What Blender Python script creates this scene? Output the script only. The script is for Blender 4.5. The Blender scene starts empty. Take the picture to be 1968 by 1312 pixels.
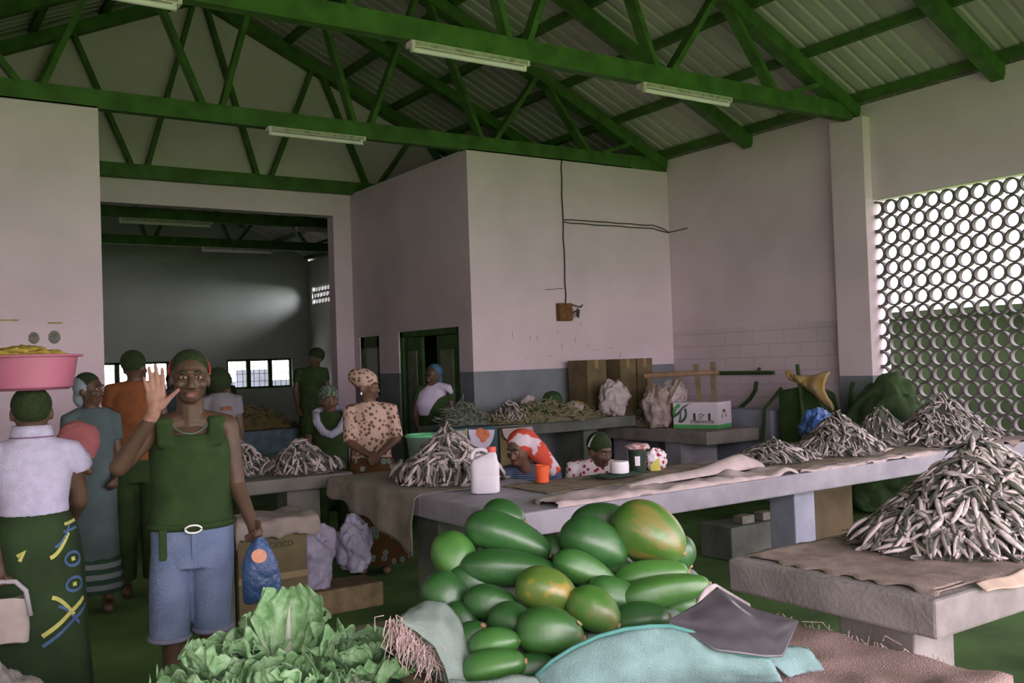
import bpy, bmesh, math, random
from mathutils import Vector, Matrix, Euler, noise
SC = bpy.context.scene
COL = SC.collection
PI = math.pi
random.seed(7)

# ------------------------------------------------------------------ camera, sky, exposure
cam = bpy.data.objects.new('camera', bpy.data.cameras.new('camera'))
COL.objects.link(cam)
YAW, PITCH, ROLL = math.radians(33.95), math.radians(1.209), math.radians(-1.95)
_f = Vector((math.sin(YAW) * math.cos(PITCH), math.cos(YAW) * math.cos(PITCH), math.sin(PITCH)))
_r0 = Vector((math.cos(YAW), -math.sin(YAW), 0))
_u0 = _r0.cross(_f)
_r = _r0 * math.cos(ROLL) + _u0 * math.sin(ROLL)
_u = _r.cross(_f)
cam.matrix_world = Matrix(((_r.x, _u.x, -_f.x, 0), (_r.y, _u.y, -_f.y, 0), (_r.z, _u.z, -_f.z, 1.6), (0, 0, 0, 1)))
cam.data.lens = 33.29
cam.data.sensor_width = 36
cam.data.clip_start = 0.05
SC.camera = cam

world = bpy.data.worlds.new('sky')
SC.world = world
world.use_nodes = True
wn = world.node_tree
wn.nodes.clear()
w_out = wn.nodes.new('ShaderNodeOutputWorld')
w_bg = wn.nodes.new('ShaderNodeBackground')
w_tc = wn.nodes.new('ShaderNodeTexCoord')
w_sep = wn.nodes.new('ShaderNodeSeparateXYZ')
w_rmp = wn.nodes.new('ShaderNodeValToRGB')
wn.links.new(w_tc.outputs['Generated'], w_sep.inputs[0])
wn.links.new(w_sep.outputs['Z'], w_rmp.inputs[0])
w_rmp.color_ramp.elements[0].position = 0.0
w_rmp.color_ramp.elements[0].color = (1.0, 0.84, 0.93, 1)
w_rmp.color_ramp.elements[1].position = 0.6
w_rmp.color_ramp.elements[1].color = (0.97, 0.83, 0.98, 1)
wn.links.new(w_rmp.outputs[0], w_bg.inputs[0])
w_bg.inputs[1].default_value = 9.0
wn.links.new(w_bg.outputs[0], w_out.inputs[0])

SC.view_settings.view_transform = 'Standard'
SC.view_settings.look = 'None'
SC.view_settings.exposure = 0.0
SC.view_settings.gamma = 1.0
SC.view_settings.use_curve_mapping = False
SC.cycles.max_bounces = 8
SC.cycles.diffuse_bounces = 5
SC.cycles.use_denoising = True

# ------------------------------------------------------------------ helpers
MATS = {}


def mat(name, col, rough=0.85, var=0.18, scale=8.0, col2=None, bump=0.0, bscale=None, spec=0.3, metal=0.0, detail=4, lo=0.35, hi=0.65):
    """a procedural surface: noise between two tones of the same colour, optional bump"""
    if name in MATS:
        return MATS[name]
    m = bpy.data.materials.new(name)
    m.use_nodes = True
    t = m.node_tree
    b = t.nodes['Principled BSDF']
    tc = t.nodes.new('ShaderNodeTexCoord')
    nz = t.nodes.new('ShaderNodeTexNoise')
    nz.inputs['Scale'].default_value = scale
    nz.inputs['Detail'].default_value = detail
    t.links.new(tc.outputs['Object'], nz.inputs['Vector'])
    rp = t.nodes.new('ShaderNodeValToRGB')
    rp.color_ramp.elements[0].position = lo
    rp.color_ramp.elements[1].position = hi
    if col2 is None:
        rp.color_ramp.elements[0].color = tuple(max(0, c * (1 - var)) for c in col) + (1,)
        rp.color_ramp.elements[1].color = tuple(min(1, c * (1 + var)) for c in col) + (1,)
    else:
        rp.color_ramp.elements[0].color = tuple(col) + (1,)
        rp.color_ramp.elements[1].color = tuple(col2) + (1,)
    t.links.new(nz.outputs['Fac'], rp.inputs[0])
    t.links.new(rp.outputs[0], b.inputs['Base Color'])
    b.inputs['Roughness'].default_value = rough
    b.inputs['Metallic'].default_value = metal
    b.inputs['Specular IOR Level'].default_value = spec
    if bump:
        n2 = t.nodes.new('ShaderNodeTexNoise')
        n2.inputs['Scale'].default_value = bscale or scale * 4
        n2.inputs['Detail'].default_value = 3
        t.links.new(tc.outputs['Object'], n2.inputs['Vector'])
        bp = t.nodes.new('ShaderNodeBump')
        bp.inputs['Strength'].default_value = bump
        bp.inputs['Distance'].default_value = 0.02
        t.links.new(n2.outputs['Fac'], bp.inputs['Height'])
        t.links.new(bp.outputs[0], b.inputs['Normal'])
    MATS[name] = m
    return m


def spots(name, ground, dot, scale=40, thr=0.35, rough=0.8, col3=None):
    """dotted cloth print"""
    if name in MATS:
        return MATS[name]
    m = bpy.data.materials.new(name)
    m.use_nodes = True
    t = m.node_tree
    b = t.nodes['Principled BSDF']
    tc = t.nodes.new('ShaderNodeTexCoord')
    v = t.nodes.new('ShaderNodeTexVoronoi')
    v.inputs['Scale'].default_value = scale
    t.links.new(tc.outputs['Object'], v.inputs['Vector'])
    rp = t.nodes.new('ShaderNodeValToRGB')
    rp.color_ramp.interpolation = 'CONSTANT'
    rp.color_ramp.elements[0].position = 0
    rp.color_ramp.elements[0].color = tuple(dot) + (1,)
    rp.color_ramp.elements[1].position = thr
    rp.color_ramp.elements[1].color = tuple(ground) + (1,)
    if col3:
        e = rp.color_ramp.elements.new(thr * 0.45)
        e.color = tuple(col3) + (1,)
    t.links.new(v.outputs['Distance'], rp.inputs[0])
    t.links.new(rp.outputs[0], b.inputs['Base Color'])
    b.inputs['Roughness'].default_value = rough
    b.inputs['Specular IOR Level'].default_value = 0.2
    MATS[name] = m
    return m


def stripes(name, a, c, scale=30, axis='Z', rough=0.8, dist=1.5):
    if name in MATS:
        return MATS[name]
    m = bpy.data.materials.new(name)
    m.use_nodes = True
    t = m.node_tree
    b = t.nodes['Principled BSDF']
    tc = t.nodes.new('ShaderNodeTexCoord')
    w = t.nodes.new('ShaderNodeTexWave')
    w.bands_direction = axis
    w.inputs['Scale'].default_value = scale
    w.inputs['Distortion'].default_value = dist
    t.links.new(tc.outputs['Object'], w.inputs['Vector'])
    rp = t.nodes.new('ShaderNodeValToRGB')
    rp.color_ramp.elements[0].position = 0.4
    rp.color_ramp.elements[0].color = tuple(a) + (1,)
    rp.color_ramp.elements[1].position = 0.6
    rp.color_ramp.elements[1].color = tuple(c) + (1,)
    t.links.new(w.outputs['Fac'], rp.inputs[0])
    t.links.new(rp.outputs[0], b.inputs['Base Color'])
    b.inputs['Roughness'].default_value = rough
    b.inputs['Specular IOR Level'].default_value = 0.2
    MATS[name] = m
    return m


class MB:
    """collects shapes, given in world coordinates, into one mesh"""

    def __init__(s):
        s.bm = bmesh.new()

    def verts(s, pts):
        return [s.bm.verts.new(p) for p in pts]

    def face(s, vs, mi=0):
        try:
            f = s.bm.faces.new(vs)
            f.material_index = mi
            return f
        except ValueError:
            return None

    def box(s, a, b, mi=0, R=None, piv=None):
        x0, y0, z0 = a
        x1, y1, z1 = b
        p = [Vector(q) for q in ((x0, y0, z0), (x1, y0, z0), (x1, y1, z0), (x0, y1, z0), (x0, y0, z1), (x1, y0, z1), (x1, y1, z1), (x0, y1, z1))]
        if R is not None:
            c = Vector(piv) if piv is not None else (Vector(a) + Vector(b)) / 2
            p = [c + R @ (q - c) for q in p]
        v = s.verts(p)
        for f in ((3, 2, 1, 0), (4, 5, 6, 7), (0, 1, 5, 4), (1, 2, 6, 5), (2, 3, 7, 6), (3, 0, 4, 7)):
            s.face([v[i] for i in f], mi)
        return v

    def bar(s, p0, p1, w, h, up=(0, 0, 1), mi=0):
        """rectangular bar from p0 to p1, h measured along up"""
        p0, p1 = Vector(p0), Vector(p1)
        d = (p1 - p0).normalized()
        u = Vector(up)
        sd = d.cross(u)
        if sd.length < 1e-4:
            sd = d.cross(Vector((1, 0, 0)))
        sd.normalize()
        u = sd.cross(d).normalized()
        v = []
        for p in (p0, p1):
            for a, b in ((-1, -1), (1, -1), (1, 1), (-1, 1)):
                v.append(s.bm.verts.new(p + sd * a * w / 2 + u * b * h / 2))
        for f in ((3, 2, 1, 0), (4, 5, 6, 7), (0, 1, 5, 4), (1, 2, 6, 5), (2, 3, 7, 6), (3, 0, 4, 7)):
            s.face([v[i] for i in f], mi)

    def rings(s, R, cap=(True, True), mi=0, loop=True):
        V = [s.verts(r) for r in R]
        n = len(R[0])
        for a, b in zip(V[:-1], V[1:]):
            for i in range(n if loop else n - 1):
                j = (i + 1) % n
                s.face([a[i], a[j], b[j], b[i]], mi)
        if loop and cap[0]:
            s.face(list(reversed(V[0])), mi)
        if loop and cap[1]:
            s.face(V[-1], mi)
        return V

    def tube(s, pts, rad, n=10, cap=True, mi=0):
        """round tube along points; rad a number or one per point"""
        pts = [Vector(p) for p in pts]
        if not hasattr(rad, '__len__'):
            rad = [rad] * len(pts)
        R = []
        nrm = None
        for i, p in enumerate(pts):
            d = (pts[min(i + 1, len(pts) - 1)] - pts[max(i - 1, 0)]).normalized()
            if nrm is None:
                nrm = d.orthogonal().normalized()
            nrm = (nrm - d * nrm.dot(d))
            nrm = nrm.normalized() if nrm.length > 1e-5 else d.orthogonal().normalized()
            bn = d.cross(nrm)
            R.append([p + (nrm * math.cos(2 * PI * k / n) + bn * math.sin(2 * PI * k / n)) * rad[i] for k in range(n)])
        return s.rings(R, (cap, cap), mi)

    def cap_tube(s, p0, p1, r0, r1, n=14):
        """tapered capsule (for bodies)"""
        p0, p1 = Vector(p0), Vector(p1)
        d = p1 - p0
        L = d.length
        d = d / L if L > 1e-6 else Vector((0, 0, 1))
        pts, rr = [], []
        for k in range(5):
            a = PI / 2 * (1 - k / 4)
            pts.append(p0 - d * r0 * math.sin(a)); rr.append(max(r0 * math.cos(a), 1e-4))
        for k in range(5):
            a = PI / 2 * k / 4
            pts.append(p1 + d * r1 * math.sin(a)); rr.append(max(r1 * math.cos(a), 1e-4))
        nrm = d.orthogonal().normalized()
        bn = d.cross(nrm)
        s.rings([[p + (nrm * math.cos(2 * PI * k / n) + bn * math.sin(2 * PI * k / n)) * q for k in range(n)] for p, q in zip(pts, rr)])

    def ell(s, c, r, R=None, nu=16, nv=10, mi=0):
        c = Vector(c)
        rs = []
        for j in range(nv + 1):
            a = -PI / 2 + PI * j / nv
            q = max(math.cos(a), 0.02)
            ring = []
            for i in range(nu):
                b = 2 * PI * i / nu
                v = Vector((r[0] * q * math.cos(b), r[1] * q * math.sin(b), r[2] * math.sin(a)))
                if R is not None:
                    v = R @ v
                ring.append(c + v)
            rs.append(ring)
        s.rings(rs, mi=mi)

    def lathe(s, c, prof, n=24, mi=0, cap=(True, True)):
        c = Vector(c)
        return s.rings([[c + Vector((r * math.cos(2 * PI * k / n), r * math.sin(2 * PI * k / n), z)) for k in range(n)] for r, z in prof], cap, mi)

    def grid(s, fn, nu, nv, mi=0):
        """surface fn(u, v) with u, v in 0..1"""
        V = [[s.bm.verts.new(fn(i / nu, j / nv)) for i in range(nu + 1)] for j in range(nv + 1)]
        for j in range(nv):
            for i in range(nu):
                s.face([V[j][i], V[j][i + 1], V[j + 1][i + 1], V[j + 1][i]], mi)

    def merge(s, me, M, mi_map=None):
        n0 = len(s.bm.verts)
        vs = [s.bm.verts.new(M @ v.co) for v in me.vertices]
        for p in me.polygons:
            f = s.face([vs[i] for i in p.vertices], p.material_index)
            if f:
                f.smooth = True


def wloc(o):
    p = Vector((0, 0, 0))
    while o is not None:
        p = p + o.location
        o = o.parent
    return p


def finish(ob, smooth, bevel=0.0, solid=0.0, sub=0):
    if smooth:
        for p in ob.data.polygons:
            p.use_smooth = True
        if smooth == 'auto':
            ob.data.set_sharp_from_angle(angle=math.radians(38))
    if solid:
        md = ob.modifiers.new('thickness', 'SOLIDIFY')
        md.thickness = solid
        md.offset = 0
    if bevel:
        md = ob.modifiers.new('edge', 'BEVEL')
        md.width = bevel
        md.segments = 2
        md.limit_method = 'ANGLE'
    if sub:
        md = ob.modifiers.new('smooth', 'SUBSURF')
        md.levels = sub
        md.render_levels = sub


def make(name, mb, m, parent=None, at=None, smooth=False, bevel=0.0, solid=0.0, sub=0, normals=True):
    """link the collected shapes as one mesh object; at = its origin in world coordinates"""
    bm = mb.bm
    if normals:
        bmesh.ops.recalc_face_normals(bm, faces=bm.faces)
    if parent is not None:
        org = wloc(parent)
    elif at is not None:
        org = Vector(at)
    else:
        xs = [v.co for v in bm.verts]
        org = Vector(((min(v.x for v in xs) + max(v.x for v in xs)) / 2, (min(v.y for v in xs) + max(v.y for v in xs)) / 2, min(v.z for v in xs)))
    bmesh.ops.translate(bm, verts=bm.verts, vec=-org)
    me = bpy.data.meshes.new(name)
    bm.to_mesh(me)
    bm.free()
    ob = bpy.data.objects.new(name, me)
    COL.objects.link(ob)
    for q in (m if isinstance(m, (list, tuple)) else [m]):
        me.materials.append(q)
    if parent is not None:
        ob.parent = parent
    else:
        ob.location = org
    finish(ob, smooth, bevel, solid, sub)
    return ob


def tag(o, label=None, cat=None, group=None, kind=None):
    if label:
        o['label'] = label
    if cat:
        o['category'] = cat
    if group:
        o['group'] = group
    if kind:
        o['kind'] = kind
    return o


def thing(name, loc, label, cat, group=None):
    o = bpy.data.objects.new(name, None)
    o.empty_display_size = 0.1
    COL.objects.link(o)
    o.location = loc
    return tag(o, label, cat, group)


def struct(name, mb, m, **k):
    o = make(name, mb, m, **k)
    o['kind'] = 'structure'
    return o


def copy_tree(o, parent=None):
    c = o.copy()
    COL.objects.link(c)
    if parent is not None:
        c.parent = parent
    for ch in [q for q in bpy.data.objects if q.parent == o]:
        copy_tree(ch, c)
    return c


def lettering(text, size, name, m, parent, origin, xdir, updir, bold=0.0, align='LEFT'):
    """flat letters as a mesh part lying on a face"""
    cu = bpy.data.curves.new('letters', 'FONT')
    cu.body = text
    cu.size = size
    cu.align_x = align
    cu.offset = bold
    cu.extrude = 0.0006
    tmp = bpy.data.objects.new('letters', cu)
    COL.objects.link(tmp)
    dg = bpy.context.evaluated_depsgraph_get()
    me = bpy.data.meshes.new_from_object(tmp.evaluated_get(dg))
    bpy.data.objects.remove(tmp)
    x = Vector(xdir).normalized()
    up = Vector(updir).normalized()
    nz = x.cross(up)
    M = Matrix((x, up, nz)).transposed().to_4x4()
    M.translation = Vector(origin) - (wloc(parent) if parent else Vector())
    me.transform(M)
    me.materials.clear()
    me.materials.append(m)
    ob = bpy.data.objects.new(name, me)
    COL.objects.link(ob)
    ob.parent = parent
    return ob


def rnd(a, b):
    return random.uniform(a, b)
# ------------------------------------------------------------------ surfaces of the building
M_wall = mat('painted_plaster', (0.70, 0.585, 0.64), 0.9, 0.07, 1.2, bump=0.12, bscale=40)
M_wallb = mat('painted_block', (0.65, 0.55, 0.60), 0.9, 0.08, 1.0, bump=0.12, bscale=40)
M_band = mat('grey_dado_paint', (0.20, 0.225, 0.245), 0.85, 0.12, 2.5)
M_green = mat('green_steel_paint', (0.06, 0.135, 0.028), 0.6, 0.25, 5)
M_roof = mat('roof_sheet', (0.42, 0.42, 0.35), 0.75, 0.12, 1.3)
M_floor = mat('dark_floor', (0.085, 0.175, 0.045), 0.95, 0.3, 1.5, bump=0.1)
M_conc = mat('raw_concrete', (0.27, 0.245, 0.235), 0.9, 0.22, 5, bump=0.25, bscale=60)
M_concp = mat('painted_concrete', (0.36, 0.345, 0.39), 0.85, 0.14, 5, bump=0.1)
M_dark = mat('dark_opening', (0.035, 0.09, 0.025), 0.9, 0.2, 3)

XR, XL, YB, YC, YF, HW = 8.57, -1.57, 9.0, 12.14, 21.28, 4.0
XC, XP = 5.53, 1.69          # box corner, partition end
RX, SL = 3.5, 0.455          # ridge, slope
def roof_z(x, off=0.0):
    return 4.12 + off + SL * (XR - RX - abs(x - RX))

# block-coursed surface for the lower right wall
def block_mat():
    m = mat('block_courses', (0.65, 0.55, 0.60), 0.9, 0.08, 1.0)
    t = m.node_tree
    b = t.nodes['Principled BSDF']
    tc = t.nodes.new('ShaderNodeTexCoord')
    mp = t.nodes.new('ShaderNodeMapping')
    mp.inputs['Rotation'].default_value = (PI / 2, 0, PI / 2)
    br = t.nodes.new('ShaderNodeTexBrick')
    br.inputs['Scale'].default_value = 1.0
    br.inputs['Mortar Size'].default_value = 0.006
    br.inputs['Brick Width'].default_value = 0.45
    br.inputs['Row Height'].default_value = 0.155
    br.inputs['Color1'].default_value = (1, 1, 1, 1)
    br.inputs['Color2'].default_value = (0.97, 0.97, 0.97, 1)
    br.inputs['Mortar'].default_value = (0.62, 0.62, 0.62, 1)
    sp = t.nodes.new('ShaderNodeSeparateXYZ')
    cb = t.nodes.new('ShaderNodeCombineXYZ')
    t.links.new(tc.outputs['Object'], sp.inputs[0])
    t.links.new(sp.outputs['Y'], cb.inputs['X'])
    t.links.new(sp.outputs['Z'], cb.inputs['Y'])
    t.links.new(cb.outputs[0], br.inputs['Vector'])
    old = b.inputs['Base Color'].links[0].from_socket
    mx = t.nodes.new('ShaderNodeMix')
    mx.data_type = 'RGBA'
    mx.blend_type = 'MULTIPLY'
    mx.inputs['Factor'].default_value = 0.55
    t.links.new(old, mx.inputs['A'])
    t.links.new(br.outputs['Color'], mx.inputs['B'])
    t.links.new(mx.outputs['Result'], b.inputs['Base Color'])
    return m
M_block = block_mat()

mb = MB(); mb.box((XL, -2.2, -0.1), (XR + 0.2, 21.5, 0)); struct('floor', mb, M_floor, at=(0, 0, 0))

# right wall, with the claustra opening
WT, HT = 0.2, 4.14
LY0, LY1, LZ0, LZ1 = 1.33, 5.98, 0.70, 3.14
mb = MB()
mb.box((XR, -2.2, 0), (XR + WT, LY0, HT))
mb.box((XR, LY0, 0), (XR + WT, LY1, LZ0))
mb.box((XR, LY0, LZ1), (XR + WT, LY1, HT))
mb.box((XR, LY1, 1.92), (XR + WT, YB, HT))
struct('wall_right', mb, M_wall, at=(XR, 0, 0))
mb = MB(); mb.box((XR, LY1, 0), (XR + WT, YB, 1.92)); struct('wall_right_base', mb, M_block, at=(XR, 0, 0))
mb = MB(); mb.box((XR - 0.12, 5.98, 1.33), (XR - 0.001, 6.38, HW)); struct('trim_1', mb, M_wall, at=(XR, 6.2, 1.3))
mb = MB(); mb.box((XR - 0.12, 5.98, 0), (XR - 0.001, 6.38, 1.33)); struct('trim_2', mb, M_band, at=(XR, 6.2, 0))

# claustra: short cement pipes, square packed
mb = MB()
g = 0.155
ro, ri, n = 0.078, 0.063, 18
rows = int((LZ1 - LZ0) / g) + 1
cols = int((LY1 - LY0) / g) + 1
for j in range(rows):
    for i in range(cols):
        y = LY1 - 0.02 - g * (i + 0.0)
        z = LZ1 - g * (j + 0.62)
        if z < LZ0 - 0.02:
            continue
        R = []
        for x, r in ((XR + 0.02, ri), (XR + 0.08, ri), (XR + 0.08, ro), (XR + 0.02, ro), (XR + 0.02, ri)):
            R.append([(x, y + r * math.cos(2 * PI * k / n), z + r * math.sin(2 * PI * k / n)) for k in range(n)])
        mb.rings(R, (False, False))
M_claus = mat('claustra_cement', (0.135, 0.125, 0.125), 0.9, 0.2, 4)
struct('window_1', mb, M_claus, at=(XR, LY1, LZ0), normals=True, smooth='auto')

# outside, beyond the claustra
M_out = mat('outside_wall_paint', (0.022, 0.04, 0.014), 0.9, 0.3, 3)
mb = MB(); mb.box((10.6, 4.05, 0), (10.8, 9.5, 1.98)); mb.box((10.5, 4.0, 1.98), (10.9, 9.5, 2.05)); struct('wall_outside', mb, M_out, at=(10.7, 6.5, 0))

# the enclosed store (box) in the far right corner
DZ, DY0, DY1 = 2.02, 9.30, 10.80
mb = MB()
mb.box((XC, YB, 1.5), (XR, YB + WT, HW))
struct('wall_back', mb, M_wall, at=(XC, YB, 0))
mb = MB(); mb.box((XC, YB, 0), (XR, YB + WT, 1.5)); struct('baseboard_back', mb, M_band, at=(XC, YB, 0))
WZ0, WY0, WY1 = 1.2, 11.36, 11.97
mb = MB()
ZB = 1.5
mb.box((XC, YB + WT, ZB), (XC + WT, DY0, HW))
mb.box((XC, DY0, DZ), (XC + WT, DY1, HW))
mb.box((XC, DY1, ZB), (XC + WT, WY0, HW))
mb.box((XC, WY0, 2.0), (XC + WT, WY1, HW))
mb.box((XC, WY1, ZB), (XC + WT, YC, HW))
struct('wall_store', mb, M_wall, at=(XC, YB, 0))
mb = MB()
for a, b in ((YB + WT, DY0), (DY1, WY0), (WY1, YC)):
    mb.box((XC, a, 0), (XC + WT, b, ZB))
mb.box((XC, WY0, 0), (XC + WT, WY1, WZ0))
struct('baseboard_store', mb, M_band, at=(XC, YB, 0))
# store interior: back and ceiling
mb = MB()
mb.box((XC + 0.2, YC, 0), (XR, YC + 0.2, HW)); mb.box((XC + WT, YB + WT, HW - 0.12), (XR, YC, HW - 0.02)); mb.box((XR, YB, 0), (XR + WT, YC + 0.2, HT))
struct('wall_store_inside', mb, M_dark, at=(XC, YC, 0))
# store doors and shutters
M_door = mat('dark_green_door', (0.05, 0.11, 0.035), 0.7, 0.2, 6)
M_doorp = mat('grey_green_panel', (0.16, 0.18, 0.13), 0.7, 0.2, 6)
d = make('door_1', (lambda q: (q.box((XC + 0.02, DY0, 0), (XC + 0.12, DY0 + 0.07, DZ)), q.box((XC + 0.02, DY1 - 0.07, 0), (XC + 0.12, DY1, DZ)), q.box((XC + 0.02, DY0, DZ - 0.07), (XC + 0.12, DY1, DZ)), q)[-1])(MB()), M_door, at=(XC, DY0, 0)); d['kind'] = 'structure'
for y0, y1, t in ((9.39, 9.9, 0.0), (10.28, 10.72, 0.0)):
    q = MB(); q.box((XC + 0.05, y0, 0.02), (XC + 0.09, y1, DZ - 0.08)); lf = make('door_leaf', q, M_door, parent=d)
    q = MB(); q.box((XC + 0.035, y0 + 0.12, 0.2), (XC + 0.051, y1 - 0.1, DZ - 0.25)); make('door_panel', q, M_doorp, parent=lf)
w = make('window_2', (lambda q: (q.box((XC + 0.02, WY0, WZ0), (XC + 0.1, WY0 + 0.1, 2.0)), q.box((XC + 0.02, WY1 - 0.1, WZ0), (XC + 0.1, WY1, 2.0)), q.box((XC + 0.02, WY0, 1.85), (XC + 0.1, WY1, 2.0)), q)[-1])(MB()), M_door, at=(XC, WY0, WZ0)); w['kind'] = 'structure'
q = MB(); q.box((XC + 0.05, WY0 + 0.1, WZ0), (XC + 0.07, WY1 - 0.1, 1.86)); make('pane', q, mat('dusty_pane', (0.3, 0.36, 0.32), 0.4, 0.1, 4), parent=w)

# partition at the left of the opening
mb = MB(); mb.box((XL, YB, 0), (XP, YB + WT, HW)); struct('wall_partition', mb, M_wall, at=(XP, YB, 0))
# left wall of the hall (outside the frame; the windows' light falls past it)
mb = MB(); mb.box((XL - WT, -2.2, 0), (XL, YF, HW)); struct('wall_left', mb, M_wall, at=(XL, 0, 0))

# back wall with the wide opening into the next hall, and the gable over it
OX0, OX1, OZ = 0.9, 5.27, 3.69
mb = MB()
mb.box((XL, YC, 0), (OX0, YC + WT, HW))
mb.box((OX1, YC, 0), (XC, YC + WT, HW))
mb.box((OX0, YC, OZ), (OX1, YC + WT, HW))
struct('wall_far', mb, M_wall, at=(XC, YC, 0))
mb = MB()
P = [(XL, HW), (XR, HW), (XR, roof_z(XR) + 0.1), (RX, roof_z(RX) + 0.1), (XL, roof_z(XL) + 0.1)]
a = mb.verts([(x, YC + 0.02, z) for x, z in P]); b = mb.verts([(x, YC + WT - 0.02, z) for x, z in P])
mb.face(a); mb.face(list(reversed(b)))
for i in range(5):
    j = (i + 1) % 5
    mb.face([a[i], a[j], b[j], b[i]])
struct('wall_gable', mb, M_wall, at=(RX, YC, HW))

# open market side behind the viewer: unseen gable added to cut light high up
mb = MB()
P2 = [(XL, 3.3), (XR, 3.3), (XR, roof_z(XR) + 0.1), (RX, roof_z(RX) + 0.1), (XL, roof_z(XL) + 0.1)]
a = mb.verts([(x, -2.2, z) for x, z in P2]); b = mb.verts([(x, -2.0, z) for x, z in P2])
mb.face(a); mb.face(list(reversed(b)))
for i in range(5):
    j = (i + 1) % 5
    mb.face([a[i], a[j], b[j], b[i]])
struct('wall_added_gable', mb, M_wall, at=(RX, -2.1, 3.3))
M_bounce = mat('bounce_green', (0.16, 0.34, 0.07), 0.95, 0.3, 1.5)  # green ground added outside to bounce tinted light onto roof and gable
mb = MB(); mb.box((-40, -42, -0.1), (60, -2.2, -0.002)); struct('ground', mb, M_bounce, at=(0, -20, -0.1))
mb = MB(); mb.box((XR + WT, -2.2, -0.1), (60, 40, -0.002)); struct('ground_added_side', mb, M_bounce, at=(30, 10, -0.1))

# far hall: end wall with two window groups, right wall with small claustra and openings
mb = MB()
ws = [(3.72, 5.32), (6.57, 8.1)]
wz0, wz1 = 1.18, 1.86
xs = XL
for x0, x1 in ws:
    mb.box((xs, YF, 0), (x0, YF + WT, HW)); mb.box((x0, YF, 0), (x1, YF + WT, wz0)); mb.box((x0, YF, wz1), (x1, YF + WT, HW)); xs = x1
mb.box((xs, YF, 0), (XR + WT, YF + WT, HW))
M_wallf = mat('shade_green_plaster', (0.44, 0.47, 0.43), 0.9, 0.1, 0.8)  # far hall's green-grey shade put into the wall colour
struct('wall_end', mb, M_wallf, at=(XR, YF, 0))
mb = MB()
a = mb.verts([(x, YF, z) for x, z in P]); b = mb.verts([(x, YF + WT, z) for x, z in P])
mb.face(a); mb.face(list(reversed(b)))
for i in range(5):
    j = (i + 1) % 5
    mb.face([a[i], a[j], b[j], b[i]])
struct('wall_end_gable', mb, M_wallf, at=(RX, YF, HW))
M_frame = mat('dark_window_frame', (0.04, 0.08, 0.035), 0.7, 0.2, 8)
for k, (x0, x1) in enumerate(ws):
    q = MB()
    q.box((x0, YF + 0.05, wz0), (x1, YF + 0.11, wz0 + 0.05)); q.box((x0, YF + 0.05, wz1 - 0.05), (x1, YF + 0.11, wz1))
    for i in range(4):
        x = x0 + (x1 - x0) * i / 3
        q.box((x - 0.05, YF + 0.05, wz0), (x + 0.05, YF + 0.11, wz1))
    w = struct('window_%d' % (3 + k), q, M_frame, at=(x0, YF, wz0))
    q = MB()
    for i in range(13):
        x = x0 + (x1 - x0) * i / 12
        q.box((x - 0.006, YF + 0.07, wz0), (x + 0.006, YF + 0.08, wz1))
    for i in range(5):
        z = wz0 + (wz1 - wz0) * i / 4
        q.box((x0, YF + 0.07, z - 0.005), (x1, YF + 0.08, z + 0.005))
    make('grille', q, M_frame, parent=w)
# low outside wall seen through those windows
mb = MB(); mb.box((2, 24.5, 0), (12, 24.7, 1.32)); mb.box((7.5, 23.4, 0), (8.3, 23.6, 1.62)); struct('wall_yard', mb, mat('yard_wall_paint', (0.10, 0.115, 0.14), 0.9, 0.2, 2), at=(6, 24.5, 0))
# right wall of far hall
mb = MB()
by0, by1, bz0, bz1 = 19.6, 21.1, 3.1, 3.52
mb.box((XR, YC + WT, 0), (XR + WT, by0, HT)); mb.box((XR, by0, 0), (XR + WT, by1, bz0)); mb.box((XR, by0, bz1), (XR + WT, by1, HT)); mb.box((XR, by1, 0), (XR + WT, YF, HT))
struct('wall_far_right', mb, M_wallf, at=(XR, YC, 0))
mb = MB()
for j in range(4):
    z = bz0 + (bz1 - bz0) * j / 3
    mb.box((XR + 0.05, by0, z - 0.014), (XR + 0.15, by1, z + 0.014))
for j in range(3):
    for i in range(9):
        y = by0 + (by1 - by0) * (i + 0.5 * (j % 2)) / 8.5
        z = bz0 + (bz1 - bz0) * j / 3
        mb.box((XR + 0.05, y - 0.014, z), (XR + 0.15, y + 0.014, z + (bz1 - bz0) / 3))
        mb.box((XR + 0.05, y + 0.014, z), (XR + 0.15, y + 0.05, z + 0.045))
struct('window_5', mb, M_claus, at=(XR, by0, bz0))

# unseen spot lamp added outside, standing in for daylight through the small claustra
la = bpy.data.lights.new('claustra_spot', 'SPOT')
la.energy = 1700
la.spot_size = math.radians(46)
la.spot_blend = 0.6
la.shadow_soft_size = 0.6
la.color = (0.92, 0.93, 1.0)
lo_ = bpy.data.objects.new('claustra_spot', la)
COL.objects.link(lo_)
lo_.location = (10.6, 19.75, 3.75)
lo_.rotation_euler = (Vector((6.6, 21.28, 2.7)) - Vector(lo_.location)).to_track_quat('-Z', 'Y').to_euler()

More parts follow.
